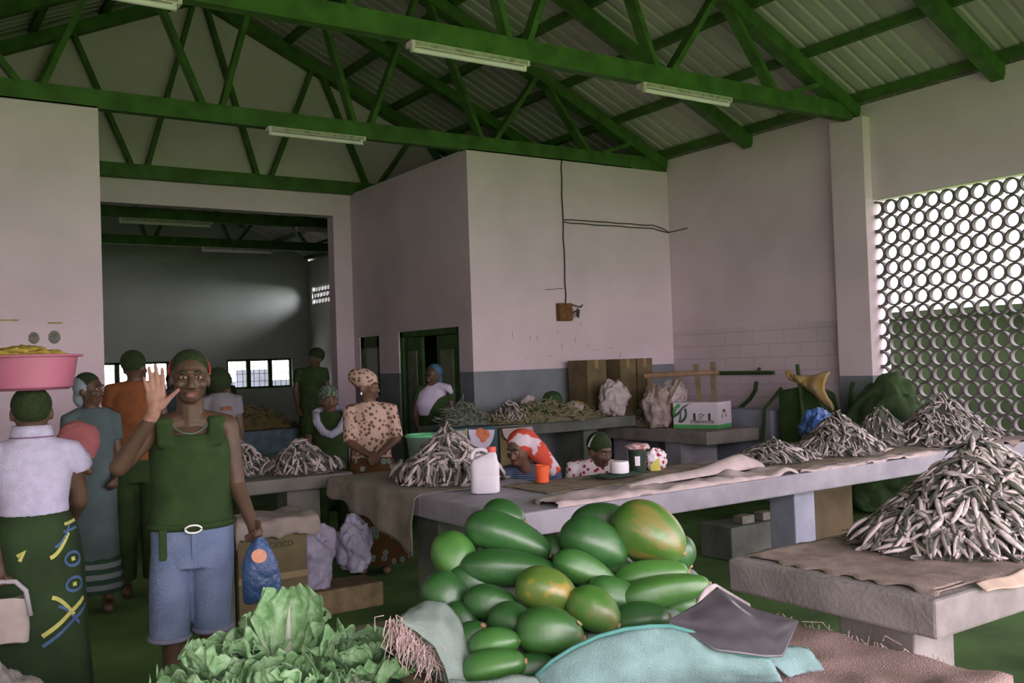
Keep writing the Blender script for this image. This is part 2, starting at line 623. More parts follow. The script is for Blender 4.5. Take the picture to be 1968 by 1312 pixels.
# ------------------------------------------------------------------ roof
def sheet(x0, x1, y0, y1, name):
    mb = MB()
    pitch, amp = 0.17, 0.022
    ny = int((y1 - y0) / pitch * 4)
    prof = (0, 1, 1, 0)
    pts = []
    k = 0
    y = y0
    step = pitch
    while y < y1:
        pts += [(y, 0), (y + step * 0.62, 0), (y + step * 0.72, amp), (y + step * 0.9, amp)]
        y += step
    V0 = [mb.bm.verts.new((x0, yy, roof_z(x0, 0.12 + h))) for yy, h in pts]
    V1 = [mb.bm.verts.new((x1, yy, roof_z(x1, 0.12 + h))) for yy, h in pts]
    for i in range(len(pts) - 1):
        mb.face([V0[i], V0[i + 1], V1[i + 1], V1[i]])
    return struct(name, mb, M_roof, at=(RX, 0, HW), solid=0.004)
sheet(RX, XR + 0.35, -2.4, 21.6, 'ceiling')
sheet(RX, XL - 0.35, -2.4, 21.6, 'ceiling_left')

TY = [0.0, 3.08, 6.15, 9.05, 12.06, 15.2, 18.25, 21.2]
def web(mb, xa, za, xb, zb, y):
    mb.bar((xa, y, za), (xb, y, zb), 0.05, 0.115, up=(0, 1, 0))
TRN = ['roof truss just in front of the viewer', 'roof truss over the fish tables ahead of the pilaster', 'green roof truss ending on the pilaster of the right wall', 'green roof truss resting on the white store wall', 'green roof truss along the gable above the wide opening', 'first roof truss of the hall beyond the opening', 'second roof truss of the hall beyond the opening', 'roof truss against the end wall of the far hall']
for ti, y in enumerate(TY):
    if ti in (0, 7):
        continue
    t = thing('roof_truss', (RX, y, HW), 'green steel ' + TRN[ti].replace('green ', ''), 'roof truss', 'steel roof trusses')
    q = MB(); q.bar((XL, y, 4.07), (XR, y, 4.07), 0.10, 0.17); make('bottom_chord', q, M_green, parent=t)
    for sx in (-1, 1):
        xe = XR if sx > 0 else XL
        q = MB(); q.bar((xe, y, roof_z(xe, -0.05)), (RX, y, roof_z(RX, -0.05)), 0.15, 0.14); make('rafter', q, M_green, parent=t)
    for k in (-5, -3, -1, 1, 3, 5):
        xb = RX + 0.78 * k
        for s in (-1, 1):
            xt = xb + s * 0.72
            if k * s > 4:
                xt = xb + s * 0.6
            q = MB(); web(q, xb + s * 0.09, 4.13, xt, roof_z(xt, -0.07), y); make('web_member', q, M_green, parent=t)
    q = MB(); q.box((XR - 0.62, y - 0.055, 3.985), (XR - 0.001, y + 0.055, 4.14)); make('gusset', q, M_green, parent=t)
for y in (1.5, 4.61, 7.6, 10.6):
    t = thing('rafter', (RX, y, HW), {1.5: 'green intermediate rafter between the nearest two trusses', 4.61: 'green intermediate rafter ending above the claustra', 7.6: 'green intermediate rafter between pilaster truss and store wall', 10.6: 'green intermediate rafter over the alcove by the store door'}[y], 'rafter', 'intermediate rafters')
    for sx in (-1, 1):
        xe = XR - 0.001 if sx > 0 else XL
        q = MB(); q.bar((xe, y, roof_z(xe, -0.05)), (RX, y, roof_z(RX, -0.05)), 0.12, 0.14); make('rafter_beam', q, M_green, parent=t)
pn = 0
for sx in (1, -1):
    for k in range(7):
        x = RX + sx * (5.02 - 0.775 * k)
        q = MB(); q.box((x - 0.04, -2.2, roof_z(x, 0.03)), (x + 0.04, YF, roof_z(x, 0.115)))
        if sx > 0 and k == 0:
            lb = 'green purlin along the eave on top of the right wall'
        else:
            o = 'lowest second third fourth fifth sixth topmost'.split()[k]
            lb = 'green roof purlin, %s in order up the slope on the %s side' % (o, 'claustra' if sx > 0 else 'partition')
        tag(make('purlin', q, M_green, at=(x, 9, roof_z(x))), lb, 'purlin', 'roof purlins')

# ------------------------------------------------------------------ fluorescent battens
M_tube = mat('white_tube', (0.82, 0.76, 0.78), 0.35, 0.03, 6)
M_batten = mat('dusty_batten', (0.68, 0.60, 0.58), 0.6, 0.12, 14)
M_inner = mat('dusty_batten_face', (0.36, 0.35, 0.28), 0.8, 0.3, 22)
def batten(x0, x1, y, z, label):
    t = thing('fluorescent_light', ((x0 + x1) / 2, y, z), label, 'light fixture', 'fluorescent battens')
    q = MB(); q.box((x0, y - 0.05, z), (x1, y + 0.05, z + 0.045)); make('housing', q, M_batten, parent=t, bevel=0.006)
    q = MB(); q.box((x0 + 0.03, y - 0.056, z + 0.006), (x1 - 0.03, y - 0.0505, z + 0.034)); make('front_face', q, M_inner, parent=t)
    q = MB(); q.tube([(x0 + 0.02, y - 0.035, z - 0.026), (x1 - 0.06, y - 0.035, z - 0.026)], 0.02, 12); make('tube', q, M_tube, parent=t, smooth='auto')
    for x in (x0 + 0.012, x1 - 0.05):
        q = MB(); q.box((x - 0.012, y - 0.05, z - 0.045), (x + 0.012, y - 0.02, z + 0.001)); make('end_holder', q, M_batten, parent=t)
batten(3.30, 4.36, 6.13, 3.939, 'large white fluorescent batten under the pilaster truss, nearer the ridge')
batten(5.56, 6.66, 6.13, 3.939, 'white fluorescent batten on the pilaster truss nearer the right wall')
batten(3.23, 4.27, 8.97, 3.939, 'white fluorescent batten below the chord beside the store wall')
batten(0.60, 1.66, 6.13, 3.939, 'white fluorescent batten cut by the upper edge of view')
batten(3.1, 4.5, 15.15, 3.939, 'fluorescent batten on the first truss beyond the opening, over the waving man')
batten(5.9, 7.3, 15.15, 3.939, 'fluorescent batten on the first truss beyond the opening, by the post')
batten(5.2, 6.6, 18.2, 3.939, 'fluorescent batten on the second truss beyond the opening')

# ------------------------------------------------------------------ wires and the broken switch box on the store wall
M_wire = mat('black_wire', (0.06, 0.05, 0.045), 0.7, 0.2, 10)
q = MB()
q.tube([(6.86, YB - 0.012, 4.0)] + [(6.845 + 0.006 * math.sin(k * 2.2), YB - 0.012, 3.9 - k * 0.17) for k in range(10)] + [(6.84, YB - 0.012, 2.27)], 0.008, 6)
q.tube([(6.86, YB - 0.014, 3.27)] + [(6.95 + 0.19 * k, YB - 0.014, 3.275 + 0.006 * math.sin(k * 3)) for k in range(8)] + [(8.45, YB - 0.014, 3.245), (8.555, YB - 0.02, 3.2), (8.556, YB - 0.35, 3.21)], 0.007, 6)
q.tube([(6.86, YB - 0.014, 3.245)] + [(6.95 + 0.19 * k, YB - 0.014, 3.235 + 0.004 * math.sin(k * 2.1)) for k in range(8)] + [(8.4, YB - 0.014, 3.215), (8.55, YB - 0.02, 3.195)], 0.007, 6)
tag(make('electric_cable', q, M_wire, smooth=True), 'black electric cable running down and across the white store wall', 'cable')
t = thing('switch_box', (6.83, YB, 2.07), 'broken red-brown switch box with loose wires on the white store wall', 'switch box')
q = MB(); q.box((6.70, YB - 0.07, 2.06), (6.90, YB - 0.001, 2.27)); make('box_body', q, mat('red_brown_box', (0.17, 0.085, 0.03), 0.8, 0.3, 20), parent=t, bevel=0.008)
q = MB(); q.box((6.91, YB - 0.11, 2.1), (6.985, YB - 0.1, 2.2), R=Euler((0, 0.35, 0.5)).to_matrix()); make('box_lid', q, M_wire, parent=t)
q = MB(); q.tube([(6.89, YB - 0.03, 2.26), (6.95, YB - 0.04, 2.245), (7.03, YB - 0.04, 2.225), (7.08, YB - 0.03, 2.25), (7.05, YB - 0.03, 2.22)], 0.007, 6); q.tube([(6.9, YB - 0.05, 2.15), (6.95, YB - 0.08, 2.18), (7.0, YB - 0.07, 2.17)], 0.007, 6); make('loose_wire', q, M_wire, parent=t)
# scratches on the store wall
q = MB()
for k in range(17):
    x, z = rnd(6.0, 7.7), rnd(1.58, 2.02)
    L = rnd(0.01, 0.10) ** 1.0
    a = rnd(1.1, 1.9) if k % 3 else rnd(0, 0.4)
    q.bar((x, YB - 0.001, z), (x + L * math.cos(a), YB - 0.001, z + L * math.sin(a)), 0.002, 0.004, up=(1, 0, 1))
q.bar((6.55, YB - 0.001, 2.43), (6.82, YB - 0.001, 2.45), 0.002, 0.01)
tag(make('wall_scratches', q, mat('scratch_mark', (0.22, 0.18, 0.18), 0.9, 0.3, 20)), 'dark scratches and pen marks on the white store wall', 'scratches', kind='stuff')
# faded painted signs on the partition
M_mark = mat('faded_paint', (0.2, 0.2, 0.16), 0.9, 0.3, 20)
M_marko = mat('faded_orange_paint', (0.42, 0.3, 0.16), 0.9, 0.25, 20)
def mark(pts_fn, m, label):
    q = MB()
    pts_fn(q)
    tag(make('painted_mark', q, m), label, 'painted mark', 'faded painted marks on the partition')
def rect(x, z, w, h):
    return lambda q: q.box((x - w / 2, YB - 0.003, z - h / 2), (x + w / 2, YB - 0.0005, z + h / 2))
def disc(x, z, r):
    def f(q):
        n = 16
        R = [[(x + r * math.cos(2 * PI * k / n) * (1 + 0.08 * math.sin(3 * k)), YB - yy, z + r * 1.2 * math.sin(2 * PI * k / n)) for k in range(n)] for yy in (0.0005, 0.003)]
        q.rings(R)
    return f
def hook(q):
    P = [(0.68, 1.925), (0.70, 1.89), (0.84, 1.885), (0.875, 1.9), (0.875, 1.96), (0.85, 1.96), (0.845, 1.925), (0.71, 1.925)]
    a = q.verts([(x, YB - 0.003, z) for x, z in P]); b = q.verts([(x, YB - 0.0005, z) for x, z in P])
    q.face(a); q.face(list(reversed(b)))
    for i in range(len(P)):
        j = (i + 1) % len(P)
        q.face([a[i], a[j], b[j], b[i]])
mark(rect(0.79, 1.995, 0.15, 0.03), M_mark, 'faded dark painted dash over the hooked mark on the partition')
mark(hook, M_mark, 'faded dark hooked painted mark above the yellow load of the basin')
mark(disc(1.13, 1.94, 0.043), M_mark, 'faded dark round blot on the partition beside the hooked mark')
mark(disc(1.29, 1.945, 0.048), M_mark, 'larger faded dark round blot nearest the partition edge')
mark(rect(0.86, 2.093, 0.32, 0.015), M_marko, 'long faded orange painted line on the partition')
mark(rect(1.30, 2.068, 0.12, 0.015), M_marko, 'short faded orange painted line above the dark blots')
# ledge below the claustra
mb = MB(); mb.box((XR - 0.35, 1.0, 0), (XR - 0.001, 5.9, 0.72)); struct('trim_3', mb, M_conc, at=(XR, 3, 0), bevel=0.01)
# ------------------------------------------------------------------ concrete counters
M_burlap = mat('burlap', (0.34, 0.27, 0.235), 0.95, 0.2, 14, bump=0.5, bscale=220)
M_burlapd = mat('dark_burlap', (0.26, 0.22, 0.16), 0.95, 0.3, 9, bump=0.5, bscale=200)
M_card = mat('brown_carton', (0.16, 0.125, 0.065), 0.9, 0.2, 5)
M_paper = mat('pale_wrapping_paper', (0.56, 0.47, 0.45), 0.9, 0.12, 8, bump=0.3, bscale=30)
M_greybl = mat('blue_grey_paint', (0.36, 0.38, 0.47), 0.85, 0.15, 4)

M_slabd = mat('dark_slab', (0.19, 0.19, 0.165), 0.9, 0.2, 4)  # darker concrete tone
M_legd = mat('shaded_concrete', (0.13, 0.145, 0.12), 0.9, 0.25, 4)  # shade on legs and back counter put into the concrete colour

def wob(x, y, s=6.0, a=0.01):
    return noise.noise(Vector((x * s, y * s, 1.7))) * a

def counter(name, x0, x1, y0, y1, zt, th, legs, label, m=None, arm=None, lm=None):
    m = m or M_conc
    t = thing(name, ((x0 + x1) / 2, (y0 + y1) / 2, 0), label, 'table', 'concrete market counters')
    q = MB(); q.box((x0, y0, zt - th), (x1, y1, zt)); make('slab', q, m, parent=t, bevel=0.012)
    if arm:
        q = MB(); q.box((arm[0], arm[2], zt - th), (arm[1], arm[3], zt)); make('slab', q, m, parent=t, bevel=0.012)
    for i, a in enumerate(legs):
        q = MB(); q.box((a[0], a[2], 0), (a[1], a[3], zt - th + 0.002)); make('leg', q, (lm[i] if isinstance(lm, tuple) else lm) or m, parent=t, bevel=0.008)
    return t

counter('concrete_counter', 2.76, 5.6, 1.76, 2.64, 0.8, 0.125, [(2.85, 3.08, 1.9, 2.2), (4.6, 4.9, 1.9, 2.4)], 'grey concrete counter under the biggest fish heap, nearest the viewer')
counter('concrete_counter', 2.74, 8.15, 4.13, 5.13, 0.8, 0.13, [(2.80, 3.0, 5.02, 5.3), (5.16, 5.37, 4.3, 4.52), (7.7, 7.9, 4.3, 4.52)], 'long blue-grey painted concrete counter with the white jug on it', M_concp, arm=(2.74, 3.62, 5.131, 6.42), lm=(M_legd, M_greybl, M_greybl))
counter('concrete_counter', 1.75, 3.02, 6.72, 7.62, 0.8, 0.10, [(2.52, 2.78, 6.80, 7.02), (1.85, 2.0, 7.2, 7.4)], 'dark concrete counter with low fish heaps behind the waving person', M_slabd)
counter('concrete_counter', 7.14, 7.95, 7.05, 8.95, 0.8, 0.14, [(7.2, 7.75, 7.5, 7.75), (7.3, 7.8, 8.5, 8.75)], 'concrete counter carrying the white printed carton and the sacks', M_conc, lm=M_concp)
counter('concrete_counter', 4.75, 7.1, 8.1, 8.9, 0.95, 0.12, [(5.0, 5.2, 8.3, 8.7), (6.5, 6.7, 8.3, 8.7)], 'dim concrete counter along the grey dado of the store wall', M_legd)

# low market table in front, under the papayas
t = thing('low_table', (2.1, 2.4, 0), 'low wooden market table under the papayas and burlap', 'table')
q = MB(); q.box((1.38, 1.5, 0.59), (2.68, 3.12, 0.63)); make('table_top', q, mat('worn_wood', (0.19, 0.15, 0.08), 0.9, 0.25, 9), parent=t)
for x in (1.44, 2.6):
    for y in (1.58, 3.04):
        q = MB(); q.box((x - 0.035, y - 0.035, 0), (x + 0.035, y + 0.035, 0.59)); make('leg', q, MATS['worn_wood'], parent=t)

# ------------------------------------------------------------------ cloths and sacking
def drape(name, x0, x1, y0, y1, zt, over, m, label, cat='cloth', seed=0, ragged=0.03, nu=60, nv=40, amp=0.006, parent=None, rise=0.006, group=None, wave=0.03):
    """cloth lying on a slab; over = (left, right, front, back) lengths hanging down past the slab edges"""
    L, Rr, Fr, Bk = over
    mb = MB()
    tot_u = L + (x1 - x0) + Rr
    tot_v = Fr + (y1 - y0) + Bk
    def fn(u, v):
        ju = noise.noise(Vector((v * 9 + seed, 3.1, u * 2))) * ragged * (1 if u < 0.05 or u > 0.95 else 0.15)
        jv = noise.noise(Vector((u * 11 + seed, 7.7, v * 2))) * ragged * (1 if v < 0.05 or v > 0.95 else 0.15)
        a = u * tot_u - L + ju
        b = v * tot_v - Fr + jv
        x, y, z = x0 + a, y0 + b, zt + rise
        W = x1 - x0
        H = y1 - y0
        z += noise.noise(Vector((x * 7 + seed, y * 7, 0))) * amp + abs(noise.noise(Vector((x * 2.5 + seed, y * 3, 4)))) * amp
        z = max(z, zt + 0.004)
        if a < 0:
            z -= -a; x = x0 - 0.012 - 0.25 * wave * (1 + math.sin(y * 17 + seed)) * min(1, -a * 8)
        elif a > W:
            z -= a - W; x = x1 + 0.012 + 0.25 * wave * (1 + math.sin(y * 17 + seed)) * min(1, (a - W) * 8)
        if b < 0:
            z -= -b; y = y0 - 0.012 - 0.25 * wave * (1 + math.sin(x * 19 + seed)) * min(1, -b * 8)
        elif b > H:
            z -= b - H; y = y1 + 0.012 + 0.25 * wave * (1 + math.sin(x * 19 + seed)) * min(1, (b - H) * 8)
        return Vector((x, y, z))
    mb.grid(fn, nu, nv)
    return tag(make(name, mb, m, smooth=True, solid=0.003), label, cat, group)

M_sackgrey = mat('grey_brown_sacking', (0.30, 0.27, 0.225), 0.95, 0.16, 10, bump=0.45, bscale=200)
# sacking over the left arm of the long counter: falls over the end in a point
mb = MB()
def f_end(u, v):
    # v along Y from the far end to the front corner, u from on top out over the edge and down
    y = 6.46 - v * 1.34
    drop = 0.12 + 0.25 * v ** 1.3
    drop += 0.012 * math.sin(v * 23)
    top = 0.55
    s = u * (top + drop)
    if s < top:
        x = 2.735 + (top - s)
        z = 0.806 + 0.004 * (1 + noise.noise(Vector((x * 8, y * 8, 0))))
    else:
        d = s - top
        k = 0.5 + 0.5 * math.sin(y * 15)
        x = 2.722 - 0.03 * k * min(1, d * 6) - 0.02
        z = 0.806 - d
    if y < 4.12:
        z = min(z, 0.806 - (4.12 - y) * 0.9)
        y = 4.11 - 0.1 * (4.12 - y)
    return Vector((x, y, z))
mb.grid(f_end, 40, 70)
tag(make('sacking_cloth', mb, M_sackgrey, smooth=True, solid=0.003), 'grey-brown sacking hanging in a point over the end of the long counter', 'cloth')
drape('sacking_cloth', 3.32, 5.0, 4.6, 5.10, 0.80, (0, 0, 0, 0), M_burlapd, 'dark brown sacking spread around the orange cup', seed=3, amp=0.004, wave=0.0)
drape('sacking_cloth', 4.75, 7.7, 4.3, 5.0, 0.80, (0, 0, 0, 0), M_burlapd, 'dark brown sacking under the middle fish heaps', seed=9, amp=0.004, wave=0.0, nu=80)
drape('wrapping_paper', 3.05, 5.05, 4.16, 4.42, 0.803, (0, 0, 0.05, 0), M_paper, 'pale crumpled wrapping paper along the front edge near the jug', 'paper', seed=5, amp=0.03, ragged=0.12, nu=80, nv=16, rise=0.012, wave=0.01)
drape('wrapping_paper', 5.05, 6.75, 4.15, 4.26, 0.803, (0, 0, 0.035, 0), M_paper, 'pale torn paper strip on the counter edge below the middle fish heaps', 'paper', seed=15, amp=0.02, ragged=0.09, nu=90, nv=8, rise=0.008, wave=0.01)
drape('sacking_cloth', 6.95, 8.1, 4.14, 4.42, 0.806, (0, 0, 0.02, 0), M_burlap, 'pinkish-brown sacking on the far end of the long counter behind the biggest heap', seed=61, ragged=0.05, amp=0.012, nu=50, nv=16, wave=0.0)
# rolled paper sheet standing proud near the tub
mb = MB()
def f_roll(u, v):
    x = 3.72 + 1.32 * u
    y = 4.36 + 0.2 * u + 0.16 * (v - 0.5) * (0.5 + u)
    z = 0.822 + (0.015 + 0.085 * u) * math.sin(PI * v) ** 0.7 * (0.8 + 0.2 * math.sin(u * 9)) * (1 - max(0, (u - 0.9)) * 5)
    return Vector((x, y, z))
mb.grid(f_roll, 50, 14)
tag(make('wrapping_paper', mb, M_paper, smooth=True, solid=0.003), 'pale folded paper roll lying aslant before the white tub', 'paper')
drape('sacking_cloth', 2.83, 5.5, 1.80, 2.62, 0.80, (0.0, 0, 0.02, 0), M_burlap, 'pinkish-brown sacking under the biggest fish heap', seed=21, ragged=0.045, amp=0.007, nu=90, nv=40, wave=0.0)
# folded lip at the near corner
mb = MB()
def f_lip(u, v):
    x = 3.0 + 1.2 * u
    z = 0.818 - 0.075 * v * (0.3 + u) + 0.004 * math.sin(u * 30)
    return Vector((x, 1.765 - 0.035 * v - 0.006 * math.sin(u * 13), z))
mb.grid(f_lip, 40, 6)
tag(make('cardboard_flap', mb, mat('tan_card', (0.45, 0.35, 0.28), 0.9, 0.12, 9), smooth=True, solid=0.005), 'tan card flap bent over the front edge of the nearest counter', 'cardboard')
# burlap over the low front table
drape('burlap_cloth', 1.42, 2.68, 1.5, 3.05, 0.63, (0, 0.16, 0.2, 0), mat('pink_brown_burlap', (0.28, 0.20, 0.15), 0.95, 0.3, 3.2, col2=(0.42, 0.30, 0.29), bump=0.6, bscale=180), 'pinkish-brown burlap with frayed hem over the low front table', seed=31, ragged=0.06, amp=0.02, nu=80, nv=70)
# fray at the hem
M_straw = mat('straw_fibre', (0.47, 0.36, 0.31), 0.9, 0.2, 30)
def fray(name, pts, n, L, rad, m, label, cat, down=0.7, seed=1):
    random.seed(seed)
    q = MB()
    for _ in range(n):
        k = random.random() * (len(pts) - 1)
        i = int(k)
        p = Vector(pts[i]).lerp(Vector(pts[min(i + 1, len(pts) - 1)]), k - i) + Vector((rnd(-1, 1), rnd(-1, 1), rnd(-1, 1))) * 0.022
        d = Vector((rnd(-1, 1), rnd(-1, 0.4), rnd(-1.2, 0.5) - down)).normalized()
        l = L * rnd(0.5, 1.2)
        b = Vector((rnd(-1, 1), rnd(-1, 1), rnd(-1, 1))) * l * 0.3
        q.tube([p, p + d * l * 0.5 + b, p + d * l], [rad, rad, rad * 0.5], 4)
    return tag(make(name, q, m), label, cat, kind='stuff')
fray('burlap_fringe', [(2.70, 2.4, 0.63), (2.72, 2.1, 0.635), (2.72, 1.75, 0.62), (2.70, 1.6, 0.60)], 130, 0.09, 0.0016, M_straw, 'frayed straw-coloured hem of the front burlap', 'fringe', seed=4)
# ------------------------------------------------------------------ small dried fish
M_fback = mat('fish_back', (0.085, 0.09, 0.07), 0.5, 0.4, 60, spec=0.4)
M_fbelly = mat('fish_belly', (0.24, 0.205, 0.19), 0.42, 0.3, 5, col2=(0.60, 0.52, 0.51), spec=0.55, lo=0.3, hi=0.6)
M_ftail = mat('fish_tail', (0.15, 0.13, 0.10), 0.7, 0.3, 60)
def fish_mesh(L, bend, curl, fat=1.0):
    """one fish along X, back up (+Z); slots back, belly, tail"""
    mb = MB()
    st = [(0.0, .012, .010), (0.05, .045, .034), (0.14, .078, .052), (0.28, .098, .062), (0.45, .094, .058), (0.62, .070, .042), (0.76, .042, .024), (0.86, .024, .012)]
    n = 8
    def cen(t):
        return Vector((t * L, bend * L * math.sin(PI * t * 0.9) , curl * L * (t - 0.4) ** 2))
    R = []
    for t, h, w in st:
        c = cen(t)
        R.append([c + Vector((0, w * L * fat * math.sin(2 * PI * k / n), h * L * fat * math.cos(2 * PI * k / n))) for k in range(n)])
    V = mb.rings(R)
    for f in mb.bm.faces:
        c = f.calc_center_median()
        t = min(max(c.x / L, 0), 1)
        f.material_index = 0 if (c.z - cen(t).z) > 0.022 * L * fat else 1
    a, b = cen(0.84), cen(1.0)
    for s in (-1, 1):
        v = mb.verts([a + Vector((0, 0.004 * L, 0)), a + Vector((0, -0.004 * L, 0)), b + Vector((0, 0, s * 0.075 * L)), b + Vector((-0.05 * L, 0, s * 0.02 * L))])
        mb.face([v[0], v[2], v[3]], 2); mb.face([v[1], v[3], v[2]], 2)
    # dorsal fin
    c1, c2 = cen(0.42), cen(0.58)
    v = mb.verts([c1 + Vector((0, 0, .085 * L)), c2 + Vector((0, 0, .062 * L)), c2 + Vector((0.01 * L, 0, .12 * L))])
    mb.face(v, 2)
    bmesh.ops.recalc_face_normals(mb.bm, faces=mb.bm.faces)
    me = bpy.data.meshes.new('fish')
    mb.bm.to_mesh(me); mb.bm.free()
    for p in me.polygons:
        p.use_smooth = True
    for m in (M_fback, M_fbelly, M_ftail):
        me.materials.append(m)
    return me
FISH = [fish_mesh(1.0, b, c, f) for b, c, f in ((0.05, 0.1, 1.15), (-0.08, 0.2, 1.25), (0.12, -0.1, 1.1), (0.0, 0.05, 1.3), (-0.14, 0.12, 1.1), (0.03, -0.2, 1.2))]

def heap_h(a, b, h, rx, ry, flat=0.0):
    d = math.sqrt((a / rx) ** 2 + (b / ry) ** 2)
    if d >= 1.15:
        return 0
    k = max(0, 1 - d)
    return h * (k ** 0.84) * (1 - flat * max(0, k - 0.7))

def heap(name, c, h, rx, ry, L, n_single, n_rest, label_pile, label_fish, group, seed, n_under=0):
    """a heap of fish: the nearest, largest ones each an object, the rest one mass"""
    random.seed(seed)
    cx, cy, cz = c
    view = Vector((-cx, -cy, 0)).normalized()
    mass = MB()
    nr, na = 12, 40
    R = []
    for i in range(nr + 1):
        k = i / nr
        d = 1.02 - k
        d = max(d, 0.003)
        ring = []
        for j in range(na):
            a = 2 * PI * j / na
            x, y = d * rx * math.cos(a), d * ry * math.sin(a)
            z = heap_h(x, y, h, rx, ry) * 0.93 - 0.008 + noise.noise(Vector((x * 14, y * 14, seed))) * 0.008
            ring.append((cx + x, cy + y, cz + max(z, 0.001)))
        R.append(ring)
    mass.rings(R, (True, True), mi=0)
    spotsl = []
    tries = 0
    def put(front):
        for _ in range(60):
            a = rnd(0, 2 * PI)
            d = math.sqrt(random.random()) * 1.03
            x, y = d * rx * math.cos(a), d * ry * math.sin(a)
            out = Vector((x / rx ** 2, y / ry ** 2, 0))
            out = out.normalized() if out.length > 1e-6 else Vector((1, 0, 0))
            f = out.dot(view)
            if front and (f < -0.1 and d > 0.3):
                continue
            return x, y, out, d
        return x, y, out, d
    def frame(x, y, out, d, lift):
        z = heap_h(x, y, h, rx, ry)
        e = 0.01
        gx = (heap_h(x + e, y, h, rx, ry) - heap_h(x - e, y, h, rx, ry)) / (2 * e)
        gy = (heap_h(x, y + e, h, rx, ry) - heap_h(x, y - e, h, rx, ry)) / (2 * e)
        nz = Vector((-gx, -gy, 1)).normalized()
        t = (out - nz * out.dot(nz)).normalized()
        ang = random.gauss(0, 0.62) + (PI if random.random() < 0.4 else 0)
        if random.random() < 0.14:
            ang = rnd(0, 2 * PI)
        t = Matrix.Rotation(ang, 3, nz) @ t
        t = (t + nz * rnd(-0.1, 0.16)).normalized()
        sd = nz.cross(t).normalized()
        up = t.cross(sd).normalized()
        M3 = Matrix((t, sd, up)).transposed()
        M3 = M3 @ Matrix.Rotation(rnd(0.9, 2.2) * random.choice((-1, 1)), 3, 'X')
        l = L * rnd(0.78, 1.18)
        pos = Vector((cx + x, cy + y, cz + z + lift)) - t * l * 0.45
        pos.z = max(pos.z, cz + 0.012)
        if (pos + t * l).z < cz + 0.012:
            t2 = t * l
            pos.z += cz + 0.012 - (pos + t2).z
        M = (M3 * l).to_4x4()
        M.translation = pos
        return M
    for _ in range(n_under + n_rest):
        x, y, out, d = put(False)
        mass.merge(random.choice(FISH), frame(x, y, out, d, rnd(-0.006, 0.006)))
    ob = make(name, mass, [M_fback, M_fbelly, M_ftail], at=(cx, cy, cz), normals=False)
    tag(ob, label_pile, 'fish heap', kind='stuff')
    for _ in range(n_single):
        x, y, out, d = put(True)
        M = frame(x, y, out, d, rnd(0.004, 0.022))
        o = bpy.data.objects.new('dried_fish', random.choice(FISH))
        COL.objects.link(o)
        o.matrix_world = M
        tag(o, label_fish, 'fish', group)

heap('fish_heap', (3.86, 2.22, 0.806), 0.40, 0.66, 0.42, 0.125, 195, 140, 'mass of small fish inside the biggest heap on the nearest counter', 'small silvery dried fish lying in the biggest heap on the nearest counter', 'fish in the biggest heap', 11, 760)
heap('fish_heap', (3.22, 5.62, 0.806), 0.36, 0.36, 0.38, 0.155, 105, 60, 'mass of fish inside the steep heap behind the white jug', 'silvery dried fish lying in the steep heap behind the white jug', 'fish in the steep heap by the jug', 12, 300)
random.seed(5)
heap('fish_heap', (6.18, 4.70, 0.806), 0.32, 0.40, 0.30, 0.125, 0, 420, 'heap of pale silvery fish in the middle of the long counter, beside the blue bag', '', '', 13)
heap('fish_heap', (5.45, 4.72, 0.806), 0.16, 0.38, 0.24, 0.12, 0, 260, 'low flat spill of silvery fish in front of the middle heap', '', '', 14)
heap('fish_heap', (6.95, 4.86, 0.806), 0.33, 0.30, 0.25, 0.11, 0, 200, 'grey fish heap just behind the pale middle heap', '', '', 15)
heap('fish_heap', (7.45, 4.62, 0.806), 0.40, 0.55, 0.38, 0.12, 0, 480, 'dusky fish heap on the far end of the long counter before the claustra', '', '', 16)
heap('fish_heap', (2.72, 7.02, 0.80), 0.26, 0.32, 0.27, 0.13, 0, 300, 'low grey-green fish heap on the dark counter beside the leopard-print blouse', '', '', 17)
heap('fish_heap', (2.32, 7.25, 0.80), 0.26, 0.28, 0.26, 0.13, 0, 230, 'dim fish heap on the dark counter in front of the seated collar-wearer', '', '', 18)
heap('fish_heap', (1.95, 7.1, 0.80), 0.20, 0.22, 0.25, 0.13, 0, 60, 'dim fish heap next to the bare arm of the waving man', '', '', 19)
heap('fish_heap', (5.55, 8.35, 0.95), 0.24, 0.25, 0.22, 0.15, 0, 110, 'dark conical fish heap on the back counter below the grey dado', '', '', 20)
# dried herb heap
def tangle(name, c, h, rx, ry, n, L, r, m, label, seed, core=True):
    random.seed(seed)
    q = MB()
    if core:
        R = []
        for i in range(9):
            d = max(1 - i / 8, 0.01)
            R.append([(c[0] + d * rx * math.cos(2 * PI * j / 24), c[1] + d * ry * math.sin(2 * PI * j / 24), c[2] + 0.001 + heap_h(d * rx * 0.98, 0, h, rx, ry) * 0.9) for j in range(24)])
        q.rings(R)
    for _ in range(n):
        a, d = rnd(0, 2 * PI), math.sqrt(random.random())
        x, y = d * rx * math.cos(a), d * ry * math.sin(a)
        p = Vector((c[0] + x, c[1] + y, c[2] + 0.008 + heap_h(x, y, h, rx, ry)))
        v = Vector((rnd(-1, 1), rnd(-1, 1), rnd(-0.3, 0.5))).normalized() * L * rnd(0.5, 1)
        b = Vector((rnd(-1, 1), rnd(-1, 1), rnd(0, 1))) * L * 0.2
        e = p + v
        e.z = max(e.z, c[2] + 0.006)
        q.tube([p, p + v * 0.5 + b, e], [r, r * 1.3, r * 0.5], 5)
    return tag(make(name, q, m), label, 'heap', kind='stuff')
M_herb = mat('dry_herbs', (0.10, 0.13, 0.08), 0.9, 0.3, 30, col2=(0.24, 0.26, 0.21))
tangle('herb_heap', (5.0, 8.4, 0.95), 0.25, 0.27, 0.24, 260, 0.12, 0.006, M_herb, 'grey-green dried herb heap on the back counter below the bending seller', 3)

